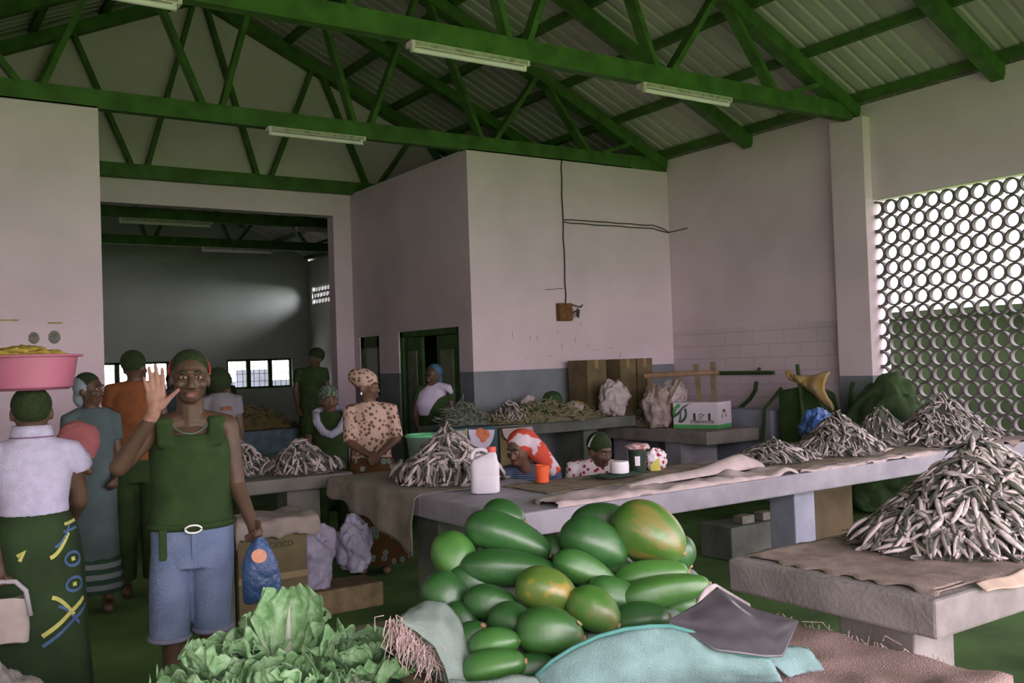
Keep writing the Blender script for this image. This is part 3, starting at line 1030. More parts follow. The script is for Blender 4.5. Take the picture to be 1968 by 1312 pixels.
# ------------------------------------------------------------------ papayas
PAPAYAS = [
   (1.853, 2.82, 0.978, 0.768, -0.507, -0.39, 0.306, 0.135, 'dark', 'long glossy dark green papaya with tan blunt end, topmost of the heap'),
   (1.96, 3.008, 1.017, 0.577, -0.792, -0.202, 0.165, 0.117, 'dark', 'small dark green papaya peeking over the long glossy one'),
   (1.666, 2.877, 0.922, 0.056, -0.639, -0.767, 0.192, 0.146, 'light', 'light green papaya at the heap edge nearest the hanging sacking'),
   (1.781, 2.711, 0.894, 0.826, -0.554, -0.104, 0.324, 0.116, 'dark', 'longest dark green papaya lying level below the glossy topmost one'),
   (1.781, 2.497, 0.86, 0.689, -0.671, -0.274, 0.194, 0.135, 'ripe', 'yellow-mottled papaya with black specks in the middle of the heap'),
   (1.989, 2.559, 0.882, 0.738, -0.485, -0.469, 0.219, 0.105, 'mid', 'green papaya with pale scar at its tip beside the long level one'),
   (2.084, 2.622, 0.952, 0.732, -0.48, -0.484, 0.241, 0.162, 'dark', 'dark green papaya with a bare brown stem below the big yellowish one'),
   (2.254, 2.791, 0.981, 0.751, -0.652, 0.102, 0.233, 0.147, 'dark', 'dark papaya half hidden behind the big yellowish one'),
   (2.265, 2.541, 0.974, 0.512, -0.742, -0.433, 0.269, 0.202, 'ripebig', 'biggest round yellow-streaked papaya on top of the heap'),
   (2.366, 2.492, 0.899, 0.376, -0.515, -0.77, 0.113, 0.121, 'dark', 'dark green papaya in clear film behind the biggest round one'),
   (2.18, 2.442, 0.856, 0.824, -0.557, 0.105, 0.246, 0.098, 'light', 'slim light green papaya under the biggest round one'),
   (2.131, 2.335, 0.826, 0.815, -0.553, 0.174, 0.304, 0.101, 'light', 'slim bright green papaya pointing at the nearest concrete counter'),
   (2.028, 2.43, 0.805, 0.774, -0.511, -0.374, 0.221, 0.119, 'mid', 'ribbed green papaya partly behind the roundish yellow-green one'),
   (1.868, 2.367, 0.807, 0.435, -0.805, -0.404, 0.176, 0.129, 'ripemid', 'roundish yellow-green papaya between mottled one and slim bright ones'),
   (1.639, 2.603, 0.821, 0.736, -0.633, -0.242, 0.177, 0.109, 'dark', 'dark green papaya with a pale highlight groove left of the mottled one'),
   (1.562, 2.765, 0.83, 0.399, -0.661, -0.636, 0.167, 0.136, 'dark', 'dull dark papaya at the heap edge above the frayed sack mouth'),
   (1.634, 2.478, 0.784, 0.376, -0.865, -0.331, 0.157, 0.115, 'dark', 'small dark papaya tucked behind the brown-scarred one'),
   (1.674, 2.338, 0.781, 0.751, -0.646, -0.14, 0.199, 0.142, 'scar', 'dark green papaya with brown scars at its tip, low in the heap'),
   (1.99, 2.291, 0.771, 0.747, -0.65, 0.136, 0.19, 0.107, 'dark', 'dull dark papaya just above the turquoise sack rim'),
   (1.504, 2.526, 0.743, 0.271, -0.61, 0.745, 0.145, 0.104, 'dark', 'green papaya low at the frayed sack side, standing on end'),
   (1.524, 2.414, 0.76, 0.742, -0.648, 0.171, 0.152, 0.089, 'mid', 'green papaya low in the heap leaning on the upended one'),
   (1.56, 2.661, 0.773, 0.399, -0.778, -0.486, 0.129, 0.096, 'dark', 'small dull papaya wedged below the heap edge one'),
   (1.488, 2.367, 0.709, 0.736, -0.645, 0.205, 0.185, 0.099, 'mid', 'green papaya lowest in the heap by the sack side'),
   (1.58, 2.335, 0.689, 0.736, -0.645, 0.205, 0.169, 0.088, 'dark', 'dark papaya at the bottom beside the turquoise sack rim'),
   (2.183, 2.334, 0.759, 0.687, -0.616, 0.386, 0.155, 0.096, 'mid', 'green papaya half covered by the dark plastic sheet'),
   (2.023, 2.769, 0.91, 0.479, -0.718, -0.505, 0.138, 0.104, 'dark', 'small dark papaya in the gap between the two top rows'),
   (2.156, 2.564, 0.834, 0.539, -0.762, -0.359, 0.153, 0.108, 'dark', 'dark papaya in the shadowed gap under the stemmed one'),
   (1.674, 2.788, 0.85, 0.622, -0.691, -0.368, 0.162, 0.112, 'dark', 'dark papaya beneath the longest level one'),
   (1.804, 2.398, 0.71, 0.661, -0.721, -0.206, 0.133, 0.097, 'dark', 'dark papaya deep behind the turquoise sack rim'),
]
def papaya_mat(name, c1, c2, patch=None, amt=0.6, streak=False):
    m = mat(name, c1, 0.44, 0.2, 7, col2=c2, spec=1.0, bump=0.08, bscale=40)
    if patch:
        t = m.node_tree
        b = t.nodes['Principled BSDF']
        tc = t.nodes.new('ShaderNodeTexCoord')
        mp = t.nodes.new('ShaderNodeMapping')
        if streak:
            mp.inputs['Scale'].default_value = (0.25, 1.6, 1.6)
        nz = t.nodes.new('ShaderNodeTexNoise')
        nz.inputs['Scale'].default_value = 14
        nz.inputs['Detail'].default_value = 3
        rp = t.nodes.new('ShaderNodeValToRGB')
        rp.color_ramp.elements[0].position = amt
        rp.color_ramp.elements[0].color = (0, 0, 0, 1)
        rp.color_ramp.elements[1].position = amt + 0.13
        rp.color_ramp.elements[1].color = (1, 1, 1, 1)
        mx = t.nodes.new('ShaderNodeMix')
        mx.data_type = 'RGBA'
        old = b.inputs['Base Color'].links[0].from_socket
        t.links.new(tc.outputs['Object'], mp.inputs[0])
        t.links.new(mp.outputs[0], nz.inputs['Vector'])
        t.links.new(nz.outputs['Fac'], rp.inputs[0])
        t.links.new(rp.outputs[0], mx.inputs['Factor'])
        t.links.new(old, mx.inputs['A'])
        mx.inputs['B'].default_value = tuple(patch) + (1,)
        t.links.new(mx.outputs['Result'], b.inputs['Base Color'])
    return m
PM = {'dark': papaya_mat('papaya_dark', (0.016, 0.085, 0.016), (0.032, 0.135, 0.026)),
      'mid': papaya_mat('papaya_mid', (0.028, 0.13, 0.02), (0.06, 0.20, 0.035)),
      'light': papaya_mat('papaya_light', (0.04, 0.165, 0.022), (0.08, 0.24, 0.04)),
      'ripe': papaya_mat('papaya_ripe', (0.06, 0.16, 0.02), (0.13, 0.20, 0.03), (0.40, 0.26, 0.03), 0.53),
      'ripebig': papaya_mat('papaya_ripe_streaked', (0.05, 0.16, 0.02), (0.10, 0.21, 0.03), (0.20, 0.19, 0.04), 0.47, True),
      'ripemid': papaya_mat('papaya_turning', (0.04, 0.17, 0.02), (0.09, 0.23, 0.03), (0.16, 0.21, 0.05), 0.5),
      'scar': papaya_mat('papaya_scarred', (0.025, 0.12, 0.02), (0.05, 0.17, 0.03), (0.30, 0.24, 0.12), 0.66)}
M_scar = mat('papaya_scar', (0.42, 0.32, 0.16), 0.7, 0.3, 40)
M_stem = mat('papaya_stem', (0.38, 0.25, 0.13), 0.8, 0.2, 30)
def papaya(i, x, y, z, ax, ay, az, L, W, kind, label):
    L, W = L * 1.05, W * 1.08
    d = Vector((ax, ay, az)).normalized()
    sd = d.cross(Vector((0, 0, 1))).normalized()
    up = sd.cross(d)
    M3 = Matrix((d, sd, up)).transposed()
    o = thing('papaya', (x, y, z), label, 'papaya', 'papayas heaped on the turquoise sack')
    o.rotation_euler = M3.to_euler()
    random.seed(100 + i)
    roll = rnd(0, 2 * PI)
    slim = L / W > 1.75
    st = [(-0.5, 0.06), (-0.485, 0.30), (-0.44, 0.56), (-0.36, 0.78), (-0.25, 0.93), (-0.1, 1.0), (0.06, 0.97), (0.2, 0.88), (0.32, 0.74), (0.42, 0.55), (0.475, 0.34), (0.497, 0.16), (0.5, 0.03)]
    if slim:
        st = [(-0.5, 0.06), (-0.49, 0.32), (-0.45, 0.60), (-0.37, 0.84), (-0.25, 0.97), (-0.1, 1.0), (0.06, 0.95), (0.2, 0.87), (0.32, 0.76), (0.42, 0.62), (0.475, 0.46), (0.497, 0.26), (0.5, 0.05)]
    n = 30
    q = MB()
    R = []
    for t, r in st:
        bend = 0.03 * L * math.cos(t * PI)
        R.append([(t * L, r * W / 2 * (1 + 0.035 * math.cos(5 * (a + roll))) * math.cos(a), r * W / 2 * (1 + 0.035 * math.cos(5 * (a + roll))) * math.sin(a) + bend - 0.02 * L) for a in [2 * PI * k / n for k in range(n)]])
    q.rings(R)
    def lo(nm, q, m, **k):
        bmesh.ops.recalc_face_normals(q.bm, faces=q.bm.faces)
        me = bpy.data.meshes.new(nm)
        q.bm.to_mesh(me); q.bm.free()
        me.materials.append(m)
        b = bpy.data.objects.new(nm, me)
        COL.objects.link(b)
        b.parent = o
        finish(b, True, **k)
    lo('skin', q, PM[kind], sub=1)
    q = MB()
    if 'stem' in label and 'bare' in label:
        q.tube([(0.49 * L, 0, -0.02 * L), (0.5 * L + 0.04, 0.004, -0.01)], [0.008, 0.006], 8)
    else:
        q.tube([(0.485 * L, 0, -0.02 * L), (0.5 * L + 0.006, 0, -0.02 * L)], [0.011, 0.009], 8)
    lo('stem', q, M_stem)
    if 'scar' in label or 'blunt' in label:
        q = MB()
        a0 = 1.25
        for k in range(2 if 'scars' in label else 1):
            aa = a0 + 0.5 * k
            t0 = 0.30 + 0.12 * k
            pts = []
            for s in range(9):
                u = 2 * PI * s / 9
                t = t0 + 0.045 * math.cos(u)
                rr = 0.77 if t < 0.36 else 0.6
                rr = 0.88 + (0.55 - 0.88) * (t - 0.2) / 0.22
                a2 = aa + 0.22 * math.sin(u)
                pts.append((t * L, (rr * W / 2 + 0.004) * math.cos(a2), (rr * W / 2 + 0.004) * math.sin(a2) + 0.03 * L * math.cos(t * PI) - 0.02 * L))
            q.face(q.verts(pts))
        lo('scar', q, M_scar)
for i, p in enumerate(PAPAYAS):
    papaya(i, *p)
# sack body under and around the papayas
def mound(x, y):
    z = 0.645
    for p in PAPAYAS:
        d = math.hypot(x - p[0], y - p[1])
        z = max(z, p[2] - p[7] * 0.52 - max(0, d - 0.05) * 1.1)
    return z
mb = MB()
mb.grid(lambda u, v: Vector((1.40 + 1.06 * u, 2.02 + 1.04 * v, mound(1.40 + 1.06 * u, 2.02 + 1.04 * v))), 46, 46)
M_turq = mat('turquoise_woven_sack', (0.21, 0.345, 0.33), 0.75, 0.14, 12, bump=0.4, bscale=260)
M_turqin = mat('grey_turquoise_lining', (0.24, 0.31, 0.27), 0.85, 0.15, 12, bump=0.3, bscale=200)
sk = thing('woven_sack', (1.9, 2.4, 0.645), 'open turquoise woven sack turned down under the papaya heap', 'sack')
make('sack_bed', mb, M_turqin, parent=sk, smooth=True)
TQ_TOP = [(1.526, 2.203, 0.713), (1.563, 2.177, 0.752), (1.612, 2.143, 0.787), (1.673, 2.101, 0.818), (1.734, 2.06, 0.835), (1.795, 2.019, 0.841), (1.843, 1.986, 0.839), (1.891, 1.954, 0.821), (1.939, 1.922, 0.787), (1.999, 1.883, 0.755), (2.072, 1.834, 0.743)]
TQ_BOT = [(1.53, 2.16, 0.655), (1.58, 2.12, 0.655), (1.64, 2.08, 0.655), (1.70, 2.05, 0.655), (1.77, 2.02, 0.655), (1.85, 2.0, 0.655), (1.92, 1.97, 0.655), (1.98, 1.94, 0.655), (2.04, 1.92, 0.655), (2.10, 1.89, 0.655), (2.15, 1.86, 0.655)]
def sample(P, u):
    k = u * (len(P) - 1)
    i = min(int(k), len(P) - 2)
    return Vector(P[i]).lerp(Vector(P[i + 1]), k - i)
def ruled(A, B, bulge, bv):
    return lambda u, v: sample(A, u).lerp(sample(B, u), v) + Vector(bv) * (bulge * math.sin(PI * min(1, v * 1.05)) ** 0.8 * math.sin(PI * u) ** 0.5) + Vector((0, 0, noise.noise(Vector((u * 7, v * 5, 2))) * 0.006))
mb = MB(); mb.grid(ruled(TQ_TOP, TQ_BOT, 0.05, (-0.55, -0.83, 0)), 40, 16)
make('turned_flap', mb, M_turq, parent=sk, smooth=True, solid=0.004)
q = MB(); q.tube([Vector(p) + Vector((0, 0, 0.003)) for p in TQ_TOP], 0.006, 8); make('rim_hem', q, mat('turquoise_hem', (0.10, 0.30, 0.27), 0.7, 0.1, 12), parent=sk, smooth=True)
SIDE_T = [(1.40, 2.68, 0.84), (1.42, 2.64, 0.86), (1.46, 2.60, 0.86), (1.48, 2.54, 0.815), (1.49, 2.49, 0.744), (1.51, 2.44, 0.69)]
SIDE_B = [(1.255, 2.52, 0.857), (1.292, 2.48, 0.826), (1.329, 2.43, 0.787), (1.341, 2.40, 0.734), (1.346, 2.38, 0.69), (1.36, 2.36, 0.655)]
mb = MB(); mb.grid(ruled(SIDE_T, SIDE_B, 0.03, (-0.3, -0.5, 0.5)), 24, 12)
make('frayed_side', mb, M_turqin, parent=sk, smooth=True, solid=0.004)
q = fray('straw_fringe', [(1.245, 2.533, 0.85), (1.274, 2.514, 0.822), (1.305, 2.494, 0.785), (1.352, 2.45, 0.735)], 230, 0.07, 0.0017, mat('pale_straw', (0.50, 0.38, 0.36), 0.9, 0.2, 30), 'pale straw fringe at the sack mouth beside the lettuce', 'fringe', down=0.9, seed=8)
# side of sack hanging down to the table
mb = MB(); mb.grid(ruled([(1.346, 2.39, 0.70), (1.36, 2.36, 0.70), (1.40, 2.30, 0.70), (1.47, 2.24, 0.72), (1.53, 2.2, 0.715)], [(1.36, 2.40, 0.645), (1.36, 2.33, 0.645), (1.40, 2.25, 0.645), (1.46, 2.19, 0.645), (1.53, 2.15, 0.645)], 0.015, (-0.5, -0.8, 0)), 20, 8)
make('sack_side', mb, M_turqin, parent=sk, smooth=True, solid=0.004)
# dark plastic sheet
PL = [(1.85, 2.005, 0.853), (1.976, 2.016, 0.876), (2.098, 2.054, 0.898), (2.139, 1.955, 0.848), (2.221, 1.853, 0.816), (2.102, 1.814, 0.745), (2.044, 1.828, 0.753), (1.916, 1.89, 0.781)]
def f_pl(u, v):
    top = sample([PL[0], PL[1], PL[2], PL[3], PL[4]], u)
    bot = sample([PL[0], PL[7], PL[6], PL[5], PL[4]], u)
    p = top.lerp(bot, v)
    return p + Vector((-0.1, -0.15, 0.2)) * (0.05 * math.sin(PI * u) * math.sin(PI * v) + 0.06 * noise.noise(Vector((u * 5, v * 4, 8))) * math.sin(PI * u) * math.sin(PI * v))
ps = thing('plastic_sheet', (2.05, 1.92, 0.75), 'dark grey plastic sheet draped over papayas and the turquoise sack end', 'plastic sheet')
mb = MB(); mb.grid(f_pl, 34, 24); make('sheet', mb, mat('dark_plastic', (0.075, 0.07, 0.08), 0.35, 0.2, 10, spec=0.6), parent=ps, smooth=True, solid=0.003)
def f_edge(u, v):
    p = sample([PL[1], PL[2], PL[3]], u)
    return p + Vector((0.025, 0.03, 0.002)) * v + Vector((0, 0, 0.02 * math.sin(PI * v) * math.sin(6 * u)))
mb = MB(); mb.grid(f_edge, 20, 6); make('highlight_edge', mb, mat('highlight_film', (0.42, 0.36, 0.37), 0.35, 0.15, 20, spec=0.6), parent=ps, smooth=True, solid=0.002)  # highlight along the folded film edge, put in as a pale strip
mb = MB(); mb.grid(ruled([(2.12, 1.99, 0.75), (2.2, 1.93, 0.73), (2.29, 1.88, 0.72)], [(2.18, 1.86, 0.66), (2.24, 1.86, 0.66), (2.31, 1.84, 0.66)], 0.02, (-0.5, -0.8, 0)), 14, 8)
make('sack_end', mb, M_turq, parent=sk, smooth=True, solid=0.004)
mb = MB(); mb.ell((2.46, 2.2, 0.668), (0.05, 0.03, 0.012)); tag(make('paper_scrap', mb, M_paper, smooth=True), 'pale paper scrap on the burlap between dark plastic and nearest counter', 'scrap')

# ------------------------------------------------------------------ lettuce
M_let = mat('lettuce_leaf', (0.16, 0.34, 0.13), 0.5, 0.2, 22, col2=(0.33, 0.52, 0.28), spec=0.35, bump=0.35, bscale=70)
M_rib = mat('lettuce_rib', (0.46, 0.52, 0.38), 0.5, 0.1, 16)
def leaf_points(base, dirv, up, L, W, cup, curl, seed):
    d = Vector(dirv).normalized()
    n = Vector(up)
    n = (n - d * n.dot(d)).normalized()
    s = d.cross(n)
    base = Vector(base)
    def fn(u, v):
        x = (u - 0.5) * 2
        w = W * (0.16 + 0.84 * math.sin(min(1.0, v * 1.02) * PI * 0.60) ** 1.25) * (1 - 0.35 * max(0, v - 0.8) / 0.2)
        l = L * v - L * 0.05 * x * x * v
        edge = abs(x) ** 1.8 * min(1, v * 3) + max(0, v - 0.6) * 1.3
        fr = edge * 0.062 * L * (math.sin(v * 15 + seed + x * 4) + 0.8 * math.sin(x * 10 * (0.6 + v) + seed * 2) + 1.6 * noise.noise(Vector((x * 5, v * 6, seed))) + 0.5 * noise.noise(Vector((x * 13, v * 14, seed))))
        pk = 0.05 * L * noise.noise(Vector((x * 7, v * 8, seed + 5))) + 0.02 * L * noise.noise(Vector((x * 15, v * 16, seed + 9)))
        h = cup * W * x * x + fr + pk - curl * L * v * v
        return base + d * (l + fr * 0.4) + s * (x * w * 0.5) + n * h
    return fn
def lettuce(cx, cy, cz, leaves, label, seed):
    """leaves: (bearing toward, elevation, length, width, curl) with bearing 0 = toward the viewer, positive to the viewer's right"""
    random.seed(seed)
    t = thing('lettuce', (cx, cy, cz), label, 'lettuce', 'lettuces in the teal basin')
    q, rb = MB(), MB()
    b0 = math.atan2(cx, cy)
    fx_ = Vector((-math.sin(b0), -math.cos(b0), 0))
    rx_ = Vector((math.cos(b0), -math.sin(b0), 0))
    for k, (be, el, L, W, curl) in enumerate(leaves):
        hd = fx_ * math.cos(be) + rx_ * math.sin(be)
        d = hd * math.cos(el) + Vector((0, 0, math.sin(el)))
        up = -hd * math.sin(el) + Vector((0, 0, math.cos(el)))
        face = 1 if math.cos(be) < -0.2 else -1
        # the inner (ribbed) side of every leaf looks toward the heart of the head
        fn = leaf_points(Vector((cx, cy, cz)) + hd * 0.02, d, up, L, W, 0.17, curl, seed + k * 1.7)
        q.grid(fn, 34, 30)
        P = [fn(0.5, v) + up * 0.004 for v in (0.0, 0.15, 0.32, 0.5, 0.66, 0.8)]
        rb.tube(P, [r_ * (1.5 if L > 0.26 else 1) for r_ in (0.016, 0.014, 0.010, 0.007, 0.004, 0.0015)], 7)
    make('leaves', q, M_let, parent=t, smooth=True, solid=0.0012, normals=False)
    make('ribs', rb, M_rib, parent=t, smooth=True)
def rosette(n, L, W, seed, rear=True):
    random.seed(seed)
    out = []
    for k in range(n):
        out.append((2 * PI * k / n + rnd(-0.25, 0.25), rnd(0.35, 0.65), L * rnd(0.9, 1.1), W * rnd(0.9, 1.1), 0.12))
    for k in range(n - 2):
        out.append((2 * PI * (k + 0.5) / (n - 2) + rnd(-0.2, 0.2), rnd(0.85, 1.15), L * rnd(0.8, 0.95), W * rnd(0.85, 1.0), 0.02))
    for k in range(3):
        out.append((2 * PI * k / 3 + rnd(-0.2, 0.2), rnd(1.25, 1.4), L * 0.7, W * 0.7, -0.1))
    return out
lettuce(1.12, 3.08, 0.585, [(PI - 0.2, 1.25, 0.28, 0.25, 0.02), (PI + 1.0, 1.0, 0.23, 0.2, 0.05), (PI - 1.1, 1.0, 0.23, 0.2, 0.05), (1.3, 0.7, 0.22, 0.2, 0.1), (-1.3, 0.7, 0.22, 0.2, 0.1), (0.5, 0.35, 0.2, 0.2, 0.15), (-0.5, 0.4, 0.2, 0.2, 0.15)], 'lettuce standing highest in the basin with a bold white leaf rib', 41)
lettuce(0.90, 3.12, 0.56, rosette(6, 0.20, 0.21, 5), 'lettuce on the basin side toward the waving man', 43)
lettuce(1.30, 2.90, 0.565, rosette(6, 0.20, 0.21, 8), 'lettuce on the basin side toward the frayed sack', 45)
lettuce(1.02, 2.84, 0.55, rosette(6, 0.19, 0.20, 11), 'frontmost lettuce in the teal basin', 47)
lettuce(1.14, 3.28, 0.56, rosette(6, 0.19, 0.19, 14), 'lettuce at the rear rim of the teal basin', 49)
t = thing('basin', (1.11, 2.98, 0.42), 'teal plastic basin holding the lettuces on a low stool', 'basin')
q = MB(); q.lathe((1.11, 2.98, 0.42), [(0.001, 0.004), (0.28, 0.004), (0.40, 0.13), (0.41, 0.13), (0.285, 0.0), (0.001, 0.0)], 48, cap=(False, False)); make('bowl', q, mat('teal_plastic', (0.04, 0.13, 0.11), 0.45, 0.15, 5), parent=t, smooth='auto')
q = MB(); q.tube([(1.11 + 0.41 * math.cos(2 * PI * k / 48), 2.98 + 0.41 * math.sin(2 * PI * k / 48), 0.552) for k in range(49)], 0.010, 8); make('rim', q, MATS['teal_plastic'], parent=t, smooth=True)
t = thing('stool', (1.11, 2.98, 0), 'low wooden stool under the teal basin', 'stool')
q = MB(); q.box((0.86, 2.76, 0.385), (1.36, 3.2, 0.418)); make('seat', q, MATS['worn_wood'], parent=t)
for x in (0.92, 1.3):
    for y in (2.82, 3.14):
        q = MB(); q.box((x - 0.025, y - 0.025, 0), (x + 0.025, y + 0.025, 0.385)); make('leg', q, MATS['worn_wood'], parent=t)
# ------------------------------------------------------------------ small things on the long counter
t = thing('jug', (3.08, 4.92, 0.806), 'white translucent plastic jug with a coral red cap in front of the steep fish heap', 'jug')
jx, jy, jz = 3.08, 4.92, 0.806
vdir = Vector((3.08, 4.92, 0)).normalized()
rdir = Vector((vdir.y, -vdir.x, 0))
M_jug = mat('milky_plastic', (0.72, 0.70, 0.74), 0.4, 0.05, 6)
q = MB()
def jring(w, dpt, z, off=0.0, n=28):
    R = []
    for k in range(n):
        a = 2 * PI * k / n
        c, s = math.cos(a), math.sin(a)
        e = 0.55
        R.append(Vector((jx, jy, jz + z)) + rdir * (off + w * math.copysign(abs(c) ** e, c)) + vdir * (dpt * math.copysign(abs(s) ** e, s)))
    return R
q.rings([jring(0.080, 0.05, 0.0), jring(0.088, 0.056, 0.008), jring(0.089, 0.057, 0.10), jring(0.087, 0.056, 0.105), jring(0.089, 0.057, 0.112), jring(0.089, 0.057, 0.17), jring(0.078, 0.05, 0.205), jring(0.055, 0.038, 0.222, 0.022), jring(0.026, 0.022, 0.238, 0.045), jring(0.022, 0.02, 0.25, 0.045)])
make('jug_body', q, M_jug, parent=t, smooth='auto')
q = MB()
J = Vector((jx, jy, jz))
q.tube([J + rdir * -0.074 + Vector((0, 0, 0.19)), J + rdir * -0.078 + Vector((0, 0, 0.235)), J + rdir * -0.055 + Vector((0, 0, 0.262)), J + rdir * -0.01 + Vector((0, 0, 0.265)), J + rdir * 0.028 + Vector((0, 0, 0.245))], 0.014, 10)
make('handle', q, M_jug, parent=t, smooth=True)
q = MB(); q.lathe(J + rdir * 0.045, [(0.027, 0.246), (0.028, 0.25), (0.026, 0.278), (0.001, 0.279)], 24); make('cap', q, mat('coral_cap', (0.70, 0.13, 0.10), 0.45, 0.06, 8), parent=t, smooth='auto')

t = thing('cup', (3.58, 5.02, 0.812), 'orange plastic cup on dark sacking before the seated seller in a red scarf', 'cup')
q = MB(); q.lathe((3.58, 5.02, 0.812), [(0.001, 0.0), (0.042, 0.0), (0.049, 0.108), (0.046, 0.108), (0.039, 0.006), (0.001, 0.006)], 32, cap=(False, False)); make('cup_wall', q, mat('orange_plastic', (0.78, 0.13, 0.04), 0.45, 0.06, 6), parent=t, smooth='auto')
q = MB(); q.tube([(3.58 + 0.0485 * math.cos(2 * PI * k / 32), 5.02 + 0.0485 * math.sin(2 * PI * k / 32), 0.92) for k in range(33)], 0.003, 6); make('rim', q, MATS['orange_plastic'], parent=t, smooth=True)

t = thing('tub', (4.10, 4.86, 0.835), 'short white plastic tub beside the black can', 'tub')
q = MB(); q.lathe((4.10, 4.86, 0.835), [(0.001, 0), (0.058, 0), (0.062, 0.004), (0.064, 0.062), (0.001, 0.062)], 32, cap=(False, False)); make('tub_body', q, mat('white_plastic', (0.85, 0.83, 0.86), 0.4, 0.03, 8), parent=t, smooth='auto')
q = MB(); q.lathe((4.10, 4.86, 0.897), [(0.001, 0), (0.061, 0), (0.06, 0.016), (0.001, 0.017)], 32, cap=(False, False)); make('lid', q, MATS['white_plastic'], parent=t, smooth='auto')
mb = MB(); mb.grid(lambda u, v: Vector((3.90 + 0.34 * u, 4.74 + 0.2 * v, 0.818 + 0.010 * (1 + noise.noise(Vector((u * 6, v * 5, 1)))))), 24, 14)
tag(make('dark_cloth', mb, mat('dark_green_cloth', (0.04, 0.08, 0.05), 0.9, 0.3, 10), smooth=True, solid=0.003), 'dark green folded cloth under the white tub', 'cloth')
t = thing('can', (4.33, 4.94, 0.812), 'black can with a small pale label beside the white tub', 'can')
q = MB(); q.lathe((4.33, 4.94, 0.812), [(0.001, 0), (0.055, 0), (0.064, 0.15), (0.066, 0.15), (0.066, 0.156), (0.001, 0.156)], 32, cap=(False, False)); make('can_body', q, mat('black_tin', (0.025, 0.045, 0.03), 0.4, 0.2, 8), parent=t, smooth='auto')
q = MB()
vc = math.atan2(-4.94, -4.33)
R = [[(4.33 + rr * math.cos(vc + a), 4.94 + rr * math.sin(vc + a), 0.812 + z) for a in (-0.28, -0.1, 0.1, 0.28)] for rr, z in ((0.0605, 0.05), (0.0655, 0.115))]
q.rings(R, (False, False), loop=False); make('label_patch', q, MATS['white_plastic'], parent=t)
M_polka = spots('polka_cloth', (0.80, 0.74, 0.78), (0.42, 0.03, 0.06), 26, 0.33)
def lump(name, c, r, amp, sc, seed, m, label, cat, group=None, parent=None, flat=True, n=64, k=44, crumple=0.0):
    q = MB()
    R = []
    for j in range(k + 1):
        a = -PI / 2 + PI * j / k
        ring = []
        for i in range(n):
            b = 2 * PI * i / n
            d = Vector((max(math.cos(a), 0.015) * math.cos(b), max(math.cos(a), 0.015) * math.sin(b), math.sin(a)))
            f = 1 + amp * noise.noise(d * sc + Vector((seed, seed * 2, 0))) + amp * 0.5 * noise.noise(d * sc * 2.7 + Vector((0, seed, 3)))
            if crumple:
                for sc2, w2 in ((2.6, 1.0), (5.0, 0.3)):
                    f += crumple * w2 * (0.35 - abs(noise.noise(d * sc2 + Vector((seed * 3, 1, seed)))) * 2.2)
            p = Vector((d.x * r[0], d.y * r[1], d.z * r[2])) * f
            if flat and p.z < -r[2] * 0.85:
                p.z = -r[2] * 0.85
            ring.append(Vector(c) + p)
        R.append(ring)
    q.rings(R)
    o = make(name, q, m, parent=parent, smooth=True)
    return tag(o, label, cat, group) if label else o
lump('polka_bag', (4.55, 5.0, 0.875), (0.085, 0.06, 0.08), 0.3, 1.6, 3, M_polka, 'red and white spotted cloth bundle right behind the black can', 'bundle', crumple=0.08)
lump('polka_cloth', (4.345, 4.95, 0.985), (0.085, 0.075, 0.022), 0.3, 2, 5, mat('red_white_cloth', (0.45, 0.10, 0.09), 0.9, 0.2, 30, col2=(0.75, 0.68, 0.70)), 'red and white cloth lying over the top of the black can', 'cloth')
mb = MB(); mb.grid(lambda u, v: Vector((4.415 + 0.06 * u + 0.01 * v, 4.90 - 0.03 * u + 0.02 * v, 0.815 + 0.09 * v * (0.4 + 0.6 * u))), 8, 8)
tag(make('packet', mb, mat('yellow_packet', (0.62, 0.6, 0.12), 0.5, 0.1, 20), solid=0.008), 'yellow packet leaning on the black can', 'packet')
t = thing('bucket', (3.36, 6.2, 0.806), 'pale green plastic bucket behind the steep fish heap', 'bucket')
q = MB(); q.lathe((3.36, 6.2, 0.806), [(0.001, 0), (0.10, 0), (0.13, 0.275), (0.125, 0.275), (0.097, 0.008), (0.001, 0.008)], 32, cap=(False, False)); make('bucket_wall', q, mat('dull_green_plastic', (0.13, 0.2, 0.15), 0.5, 0.1, 6), parent=t, smooth='auto')
q = MB(); q.tube([(3.36 + 0.13 * math.cos(2 * PI * k / 32), 6.2 + 0.13 * math.sin(2 * PI * k / 32), 1.075) for k in range(33)], 0.013, 8); make('rim', q, mat('mint_plastic', (0.16, 0.55, 0.27), 0.45, 0.06, 6), parent=t, smooth=True)

# ------------------------------------------------------------------ white printed carton on the far counter
def RZ(v, a):
    return Vector((v[0] * math.cos(a) - v[1] * math.sin(a), v[0] * math.sin(a) + v[1] * math.cos(a), v[2]))
fx = Vector((0.342, -0.94, 0))      # along the long printed face, toward the right corner
fn_ = Vector((-0.94, -0.342, 0))    # its outward normal
cor = Vector((7.50, 7.23, 0.802))
W_, D_, H_ = 0.53, 0.36, 0.285
t = thing('carton', cor - fx * W_ / 2 - fn_ * D_ / 2, 'white fruit carton with green base stripe and printed lettering at the counter end', 'carton')
M_cart = mat('white_carton', (0.70, 0.64, 0.70), 0.8, 0.05, 5)
q = MB()
q.box((-W_, 0, 0), (0, D_, H_))
for v in q.bm.verts:
    v.co = cor + fx * v.co.x - fn_ * v.co.y + Vector((0, 0, v.co.z))
make('box_walls', q, M_cart, parent=t, bevel=0.004)
M_gr = mat('carton_green', (0.10, 0.42, 0.13), 0.8, 0.08, 8)
M_dkgr = mat('carton_dark_green', (0.05, 0.13, 0.11), 0.8, 0.1, 8)
